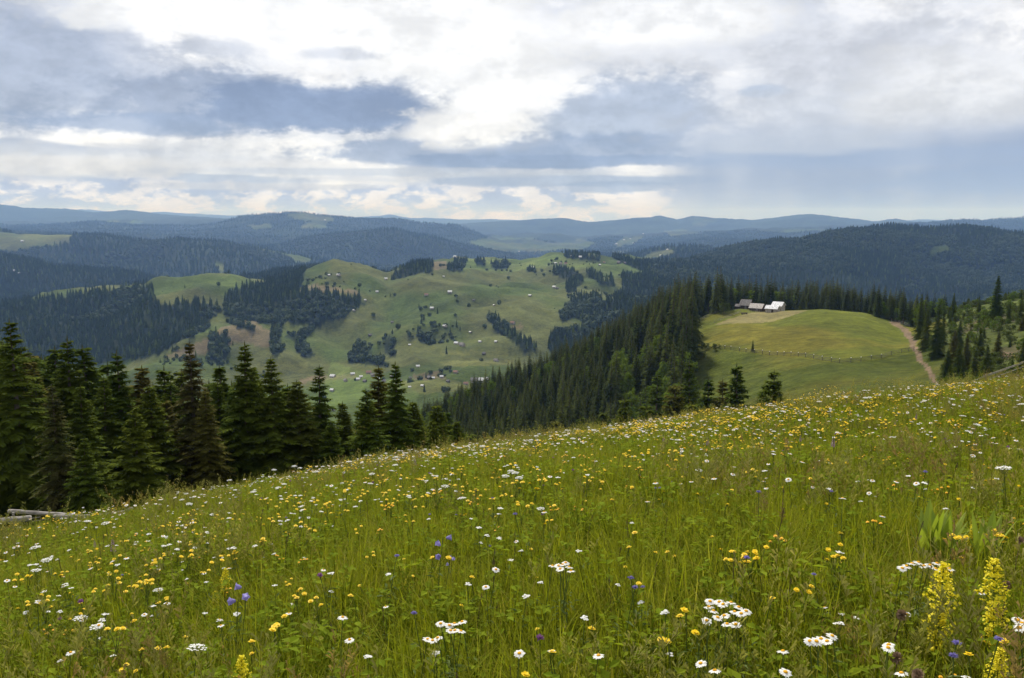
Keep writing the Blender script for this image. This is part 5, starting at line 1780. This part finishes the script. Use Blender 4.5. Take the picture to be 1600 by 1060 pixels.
for j, (k_, nm, words, grp, dn, lam, sh, hs_) in enumerate(SPEC):
    X, Y = meadow_points(lambda y: max(dn) * 2.6, 2.5, 41, 800 + j, .3)
    rg = np.random.default_rng(900 + j)
    cl = np.clip(fbm(X, Y, lam, 3, 90 + j) * sh + .42, 0, 1.3)
    base_ = np.interp(Y, [3, 7, 15, 30], dn)
    q_, _ = project(X, Y, height(X, Y))
    base_ = base_ * np.where((q_ < 330) & (Y > 13), .35, 1.0)
    keep = rg.random(len(X)) < base_ * cl / (max(dn) * 2.6) * 2.1
    X, Y = X[keep], Y[keep]; Z = height(X, Y)
    px, py = project(X, Y, Z + .4)
    inside = (px > -40) & (px < 1640) & (py < 1120)
    X, Y, Z, px, py = X[inside], Y[inside], Z[inside], px[inside], py[inside]
    od = np.argsort(Y); X, Y, Z, px, py = X[od], Y[od], Z[od], px[od], py[od]
    nI = {'daisy': 215, 'hawk': 230}.get(k_, 280)
    n_ = min(nI, len(X))
    for i in range(n_):
        put_plant(k_, X[i], Y[i], Z[i], hs_ * rg.uniform(.7, 1.15), rg.random() * 6.28, nm, fl_words(words, px[i], py[i], Y[i]), 'flower' if k_ != 'plantain' else 'plant', grp, Y[i] < 5.0, tuple(rg.normal(0, .08, 2)))
    if len(X) > n_:
        m_ = len(X) - n_
        ms = [q['one'] for q in KINDS[{'hawk': 'hawkfar', 'daisy': 'daisyfar'}.get(k_, k_)]]
        sc_ = hs_ * rg.uniform(.7, 1.15, m_)
        sc3 = np.stack([sc_ * 1.0] * 3, 1)
        instancer('far_%s' % nm, np.stack([X[n_:], Y[n_:], Z[n_:]], 1), sc3, rg.random(m_) * 6.28, rg.integers(0, len(ms), m_), ms, tilt=rg.normal(0, .08, (m_, 2)), label='the many smaller %ss of the upper meadow' % words)
    print(k_, len(X))

# ------------------------------------------------------------------ logs at the left edge
def wood_mat(name, c1, c2, lam=(3, 3, 40)):
    m, t, out = new_mat(name)
    tc = t.node('ShaderNodeTexCoord').outputs['Object']
    v = t.vm('MULTIPLY', tc, lam)
    n = t.noise(v, 1.0, 5, .65); n2 = t.noise(tc, 2.0, 4, .6)
    c = t.mix(t.ramp(n, .3, .7), c1, c2)
    c = t.vm('SCALE', c, t.ramp(n2, .3, .7, .7, 1.2))
    principled(t, out, c, .9, .15, n, .01)
    return m


M_LOG = wood_mat('weathered_log', (0.13, 0.12, 0.105), (0.38, 0.35, 0.31), (2, 30, 30))
M_LOGD = wood_mat('dark_plank_wall', (0.045, 0.034, 0.028), (0.10, 0.078, 0.062), (2, 2, 9))
M_LOGP = wood_mat('pale_plank_wall', (0.26, 0.235, 0.20), (0.42, 0.39, 0.34), (5, 5, 1))
M_SHAKE = wood_mat('grey_shingle_roof', (0.13, 0.12, 0.115), (0.24, 0.225, 0.21), (3, 3, 3))
M_TIN = wood_mat('bright_sheet_roof', (0.52, 0.53, 0.54), (0.72, 0.72, 0.72), (1, 1, 1))
M_TIN2 = wood_mat('pale_shingle_roof', (0.36, 0.33, 0.30), (0.52, 0.48, 0.44), (3, 3, 3))
M_RED = wood_mat('red_brown_roof', (0.19, 0.11, 0.085), (0.27, 0.16, 0.12), (1, 1, 1))


def at(px_, py_, Yd):
    X_, z_ = top_z(px_, py_, Yd)
    return Vector((X_, Yd, z_))


def log_between(pts, r0, r1, name, label, grp, seed=1):
    rg_ = random.Random(seed)
    P = []
    for a_, b_ in zip(pts[:-1], pts[1:]):
        for q in range(5):
            P.append(a_.lerp(b_, q / 5) + Vector((0, 0, rg_.uniform(-.008, .008))))
    P.append(pts[-1])
    c0 = P[len(P) // 2].copy()
    b = MB(); n = len(P)
    b.tube([p - c0 for p in P], [r0 + (r1 - r0) * i / (n - 1) + rg_.uniform(-.004, .004) for i in range(n)], 10)
    o = obj(name, b.mesh(name, [M_LOG], True), None, c0)
    for q in range(3):      # stubs of sawn boughs
        kb = MB(); i = rg_.randrange(2, n - 2); a = rg_.uniform(0, 6.28)
        kb.tube([P[i] - c0, P[i] - c0 + Vector((0, -math.cos(a) * (r0 + .03), abs(math.sin(a)) * (r0 + .035)))], [.016, .011], 5)
        obj('branch_stub', kb.mesh('branch_stub', [M_LOG]), o)
    return tag(o, label, 'log', grp)


LG = 'grey logs lying at the left meadow edge'
log_between([at(14, 799, 24.5), at(60, 802, 24.3), at(145, 808, 24)], .062, .055, 'log', 'long grey log on top reaching from the left to the middle of the pile', LG, 1)
log_between([at(85, 808, 23.4), at(150, 807, 23.0), at(192, 801, 22.8), at(206, 795, 22.6)], .058, .050, 'log', 'grey log with a lifted right end lying past the long one', LG, 2)
log_between([at(-60, 818, 23.6), at(0, 814, 23.5), at(48, 810, 23.6)], .095, .082, 'log', 'thickest grey log cut by the left picture edge', LG, 3)
log_between([at(62, 824, 22.8), at(102, 829, 22.6)], .05, .045, 'log', 'short grey log half hidden in flowers below the others', LG, 4)
b = MB()
for (p0, p1) in (((46, 811, 24), (63, 808, 24)), ((50, 815, 23.9), (76, 811, 23.9))):
    a_, c_ = at(*p0), at(*p1); b.tube([a_ - at(46, 811, 24), c_ - at(46, 811, 24)], .012, 5)
o = obj('broken_sticks', b.mesh('broken_sticks', [M_LOG]), None, at(46, 811, 24)); tag(o, 'thin pale sticks poking out beside the thickest log', 'sticks')
for px_, w_ in ((125, 'short stake holding the logs near their middle'), (20, 'short stake holding the logs at the left')):
    p = at(px_, 801, 24.1); g = gz(p.x, p.y); b = MB()
    b.tube([(0, 0, -.1), (0, 0, (p.z - g) * .5), (.01, 0, p.z - g)], [.04, .038, .032], 7)
    tag(obj('stake', b.mesh('stake', [M_LOG]), None, (p.x, p.y, g)), w_, 'stake', 'stakes of the log pile')

# thin pole fence running down the slope at the right
e = obj('pole_fence', None, None, (11.6, 20.0, gz(11.6, 20))); tag(e, 'fence of thin grey poles running down the slope at the right edge', 'fence')
o0 = Vector(e.location)
for (x0, y0_, x1, y1_, r_) in ((1660, 541, 1533, 589, .012), (1660, 548, 1543, 593, .009), (1660, 545, 1477, 609, .007)):
    b = MB(); a_, c_ = at(x0, y0_, 19.0) - o0, at(x1, y1_, 27.5) - o0
    b.tube([a_.lerp(c_, q / 6) + Vector((0, 0, -.03 * math.sin(math.pi * q / 6))) for q in range(7)], r_, 6)
    obj('rail', b.mesh('rail', [M_LOG]), e)
for px_, Yd, top in ((1652, 19.3, 541), (1541, 27.0, 585), (1478, 28.0, 607)):
    p = at(px_, top, Yd) - o0; g = gz(p.x + o0.x, Yd) - o0.z
    b = MB(); b.tube([(p.x, p.y, g - .2), (p.x, p.y, p.z)], [.03, .024], 6)
    obj('post', b.mesh('post', [M_LOG]), e)

# ------------------------------------------------------------------ log huts on the knoll
def barn(L, Wd, Hw, Hr, wall, roof, door=True, over=.35, name='log_hut', winds=0, chim=False):
    """ridge along x; returns list of (part, mesh, parent index)"""
    w = MB()
    hl, hw = L / 2, Wd / 2
    v = [(-hl, -hw, -.5), (hl, -hw, -.5), (hl, hw, -.5), (-hl, hw, -.5), (-hl, -hw, Hw), (hl, -hw, Hw), (hl, hw, Hw), (-hl, hw, Hw), (-hl, 0, Hw + Hr), (hl, 0, Hw + Hr)]
    w.add(v, [(0, 1, 5, 4), (1, 2, 6, 9, 5), (2, 3, 7, 6), (3, 0, 4, 8, 7), (4, 5, 9, 8), (6, 7, 8, 9)])
    P = [('wall', w.mesh('wall', [wall]), None)]
    t_ = .09
    for sg in (-1, 1):
        r_ = MB()
        k = Hr / hw
        a = [(-hl - over, sg * (hw + over), Hw - over * k + .05), (hl + over, sg * (hw + over), Hw - over * k + .05), (hl + over, 0, Hw + Hr + .05), (-hl - over, 0, Hw + Hr + .05)]
        r_.add(a + [(x, y, z + t_) for x, y, z in a], [(0, 1, 2, 3), (7, 6, 5, 4), (0, 4, 5, 1), (1, 5, 6, 2), (2, 6, 7, 3), (3, 7, 4, 0)])
        P.append(('roof', r_.mesh('roof', [roof]), None))
    if door:
        d = MB(); d.box((L * .12, -hw - .03, .8), (.9, .08, 1.7)); P.append(('door', d.mesh('door', [M_LOGD if wall is not M_LOGD else M_SHAKE]), None))
    for i in range(winds):
        d = MB(); d.box((-L * .3 + i * L * .28, -hw - .02, 1.4), (.7, .06, .7)); P.append(('window', d.mesh('window', [M_GLASSD]), None))
        d = MB(); d.box((-L * .3 + i * L * .28, -hw - .06, 1.02), (.86, .08, .08)); P.append(('window_sill', d.mesh('window_sill', [M_LOGP]), len(P) - 1))
    if chim:
        d = MB(); d.box((L * .2, .5, Hw + Hr + .2), (.5, .5, .9)); P.append(('chimney', d.mesh('chimney', [M_RED]), 2))
    return P


M_GLASSD = flat_mat('dark_window_glass', (0.03, 0.035, 0.04), 0.2, 0, 0, .5)


def put_house(P, X_, Y_, Z_, rz, label, grp, name='log_hut', s=1.0, cat='hut'):
    e = obj(name, None, None, (X_, Y_, Z_), rz, s); tag(e, label, cat, grp)
    made = []
    for nm, me_, par in P:
        made.append(obj(nm, me_, e if par is None else made[par]))
    return e


HGp = 'log huts on the top of the knoll'
yaw = math.radians(-36)
for px_, py_, L_, W_, Hw, Hr, wl, rf, w_ in [
    (1166, 482, 4.6, 4.6, 2.0, 2.3, M_LOGD, M_SHAKE, 'dark wooden hut with steep grey roof, farthest left on the knoll'),
    (1183, 486, 5.6, 4.4, 1.5, 1.7, M_LOGD, M_TIN2, 'low dark hut with pale roof in the middle of the huts'),
    (1207, 488, 5.2, 4.2, 1.7, 1.2, M_LOGP, M_TIN, 'pale hut with bright white roof in front'),
    (1216, 484, 4.4, 5.0, 2.6, 1.5, M_LOGP, M_TIN, 'taller pale hut with white roof behind the front white one'),
]:
    X_, Y_, Z_ = place(px_, py_, ymin=300, ymax=412)
    put_house(barn(L_, W_, Hw, Hr, wl, rf, True), X_, Y_, Z_, yaw, w_, HGp)
X_, Y_, Z_ = place(1154, 482.5, ymin=300, ymax=412)
put_house(barn(2.4, 2.6, 1.2, .9, M_LOGD, M_SHAKE, False, .2), X_, Y_, Z_, yaw, 'tiny lean-to shed at the left end of the huts', HGp, 'shed')
X_, Y_, Z_ = place(1438, 488, ymin=350, ymax=460)
put_house(barn(4, 3.6, 1.6, 1.5, M_LOGP, M_TIN, True), X_, Y_, Z_ + 1, .3, 'small hut with a pale roof peeping between spruces behind the dirt track', None, 'log_hut')
X_, Y_, Z_ = place(1163, 491.5, ymin=300, ymax=412)
e = obj('feed_trough', None, None, (X_, Y_, Z_), .25); tag(e, 'brown wooden feed trough in front of the dark hut', 'trough')
b = MB(); b.box((0, 0, .55), (2.6, .7, .5)); obj('tub', b.mesh('tub', [M_LOGD]), e)
for sx in (-1, 1):
    b = MB(); b.box((sx * 1.1, 0, .15), (.15, .6, .5)); obj('leg', b.mesh('leg', [M_LOGD]), e)


def rail_fence(pts, y0_, label, name, posth=1.15, mat=None, caps=False, nr=3, cat='fence', r=.06, sub=1):
    mat = mat or M_LOG
    W_ = [Vector(place(x, y, ymin=y0_, ymax=412)) for x, y in pts]
    o0 = W_[0].copy(); e = obj(name, None, None, o0); tag(e, label, cat)
    pm = MB(); pm.tube([(0, 0, -.3), (0, 0, posth)], [r, r * .85], 6); pme = pm.mesh('post', [mat])
    cm_ = MB(); cm_.tube([(0, 0, posth), (0, 0, posth + .14)], [r * 1.5, r * 1.2], 6); cme = cm_.mesh('post_cap', [M_CAP])
    for i, p in enumerate(W_):
        q = obj('post', pme, e, p - o0)
        if caps and caps[i]:
            obj('post_cap', cme, q)
    for a_, b_ in zip(W_[:-1], W_[1:]):
        for k in range(nr):
            z_ = posth * (.25 + .65 * k / max(1, nr - 1))
            t_ = MB(); t_.tube([a_ - o0 + Vector((0, 0, z_)), a_.lerp(b_, .5) - o0 + Vector((0, 0, z_ - .04)), b_ - o0 + Vector((0, 0, z_))], r * .75, 5)
            obj('rail', t_.mesh('rail', [mat]), e)
    return e


M_CAP = flat_mat('white_cap', (0.85, 0.85, 0.85), .5, 0, 0)
zx = [(150, 105), (185, 106), (221, 110), (261, 114), (317, 124), (360, 131), (415, 136), (468, 141), (514, 150), (566, 151), (610, 153), (656, 154), (704, 158), (751, 162), (805, 172), (861, 184), (921, 193), (975, 200), (1050, 195), (1116, 191), (1184, 180), (1250, 171), (1316, 148), (1384, 133), (1430, 124), (1465, 118)]
pp = [(1080 + x / 4.21, 520 + y / 4.21) for x, y in zx]
rail_fence(pp, 220, 'sagging rail fence with white capped posts curving across the knoll pasture', 'pasture_fence', 1.25, wood_mat('dark_grey_rail', (0.06, .055, .05), (.13, .12, .11)), [0, 0] + [1] * 20 + [0] * 4, 3, 'fence', .085)
rail_fence([(1081, 508), (1092, 502), (1101, 497), (1110, 493), (1118, 490), (1127, 488)], 300, 'grey log fence along the edge of the wood left of the huts', 'log_fence', .9, None, None, 2)
rail_fence([(1116, 505), (1125, 501), (1134, 497), (1142, 494), (1150, 491), (1157, 488)], 300, 'low rail fence along the left border of the mown strip', 'rail_fence', .8, None, None, 2)
rail_fence([(1168, 488.5), (1174, 487.8), (1180, 487.6), (1187, 487.6)], 300, 'pale paling fence in front of the middle hut', 'paling_fence', .9, M_LOGP, None, 2)
rail_fence([(1393, 503), (1404, 504), (1413, 507), (1421, 511)], 300, 'short grey fence at the top of the dirt track', 'rail_fence', .9, None, None, 2)

# ------------------------------------------------------------------ farmhouses and hay barns far off
FARP = {
    'w': barn(8, 6.5, 2.6, 2.6, M_LOGP, M_TIN, True, .4, winds=2), 'd': barn(7, 6, 2.4, 3.0, M_LOGD, M_SHAKE, True, .4), 'p': barn(9, 7, 3.0, 3.0, M_LOGP, M_SHAKE, True, .5, winds=2, chim=True),
    'r': barn(9, 7, 2.8, 2.6, M_LOGP, M_RED, True, .5, winds=2), 't': barn(7, 6, 2.2, 2.2, M_LOGD, M_TIN, True, .4),
}
far = [  # px, py, kind, scale, lowest distance
    (529, 431, 'w', 1.3, 1500), (514, 431, 't', 1.0, 1500), (603, 437, 'w', 1.1, 1500), (614, 436, 't', .8, 1500), (589, 457, 'w', .9, 1300), (571, 470, 'w', .8, 1200), (553, 486, 'w', .9, 1200),
    (703, 458, 'w', 1.35, 1200), (666, 462, 'r', 1.1, 1200), (675, 483, 'w', 1.1, 1200), (695, 511, 'w', 1.2, 1100), (693, 433, 't', .8, 1200), (828, 463, 't', 1.1, 1200), (866, 450, 'w', 1.2, 1200), (871, 452, 'd', 1.1, 1200),
    (832, 419, 't', 1.2, 1800), (868, 413, 'w', 1.4, 2000), (876, 413, 'p', 1.2, 2000), (884, 413, 'r', 1.2, 2000), (893, 401, 'w', 1.1, 2100), (907, 403, 'w', 1.5, 2100), (937, 415, 't', 1.1, 2000), (944, 411, 'r', .9, 2000), (967, 412, 'd', 1.8, 2000), (976, 412, 'd', 1.2, 2000),
    (713, 538, 'w', 1.15, 900), (722, 541, 'p', 1.3, 900), (750, 535, 'w', .8, 900), (775, 535, 'w', .8, 900), (756, 554, 'd', 1.0, 900), (775, 565, 'p', 1.0, 900), (801, 506, 'r', 1.1, 1000),
    (741, 597, 'p', 1.35, 850), (753, 597, 'w', 1.5, 850), (671, 592, 'd', 1.0, 850), (677, 592, 'w', .7, 850), (653, 574, 'w', .9, 850), (712, 583, 'r', .9, 850), (520, 590, 'w', 1.3, 850), (551, 586, 'w', 1.0, 850), (564, 590, 'w', .8, 850), (576, 584, 'r', 1.1, 850), (583, 588, 'p', .9, 850),
    (519, 611, 'w', .9, 800), (519, 642, 'p', .9, 700), (641, 592, 'd', .7, 850), (711, 402.5, 'w', 1.6, 2200), (578, 525, 'd', 1.0, 1100), (613, 505, 'd', 1.0, 1100), (1043, 391, 'w', 1.8, 3900), (1032, 400, 'w', 1.6, 3900), (811, 394, 'w', 2.6, 7000), (35, 378, 'w', 2.2, 3900), (22, 424, 'w', 1.4, 2400), (110, 366, 'w', 1.8, 3900), (508, 345, 'w', 3, 7000),
    (560, 594, 'w', .9, 850), (570, 597, 'd', .9, 850), (590, 593, 'w', .8, 850), (600, 597, 'p', .8, 850), (612, 590, 'w', .7, 850), (626, 596, 'd', .8, 850), (540, 596, 'p', .9, 850), (690, 590, 'w', .8, 850), (700, 597, 'd', .8, 850), (728, 601, 'r', .9, 850), (760, 593, 'w', .9, 850), (766, 600, 'd', .9, 850), (660, 604, 'w', .7, 800), (735, 520, 't', .8, 1000), (640, 540, 't', .8, 1000), (772, 478, 't', .8, 1200), (740, 470, 'd', .8, 1200),
    (22, 363, 'w', 1.8, 3900), (30, 428, 't', 1.5, 2400), (975, 376, 'w', 3, 7600), (985, 374, 'w', 2.6, 7600), (990, 381, 'w', 3, 7600), (963, 382, 'w', 3, 7600), (1005, 366, 'w', 2.6, 7600), (640, 606, 'w', .6, 800),
]
KW = {'w': 'white roofed house', 'd': 'dark hay barn', 'p': 'grey roofed house', 'r': 'red roofed house', 't': 'tin roofed dark barn'}
def place_words(q, r_):
    if r_ > 570: return 'among the village houses on the valley floor'
    if 530 < r_ <= 570: return 'by the fields above the village'
    if r_ < 398: return 'on a far clearing beyond the pasture hill'
    if q < 130: return 'on the clearing at the far left'
    if r_ < 420 and q > 800: return 'on the bright top of the pasture hill'
    if r_ < 445 and q < 630: return 'on the rounded brown hilltop'
    return 'on the open slope of the pasture hill'
def ordinal(i):
    return ['first', 'second', 'third', 'fourth', 'fifth', 'sixth', 'seventh', 'eighth', 'ninth', 'tenth', 'eleventh', 'twelfth', 'thirteenth', 'fourteenth', 'fifteenth', 'sixteenth', 'seventeenth', 'eighteenth', 'nineteenth', 'twentieth'][i]
seen_ = {}
for (px_, py_, k_, s_, y0_) in sorted(far):
    X_, Y_, Z_ = place(px_, py_, ymin=y0_, ymax=2900 if y0_ < 2450 else y0_ * 2)
    key = KW[k_] + ' ' + place_words(px_, py_)
    n_ = seen_.get(key, 0); seen_[key] = n_ + 1
    put_house(FARP[k_], X_, Y_, Z_, math.radians((int(px_ * 7) % 90) - 60), '%s %s, %s from the left' % (KW[k_], place_words(px_, py_), ordinal(n_)), 'far farmhouses and barns', 'farmhouse' if k_ in 'wpr' else 'hay_barn', s_ * .7, 'house' if k_ in 'wpr' else 'barn')
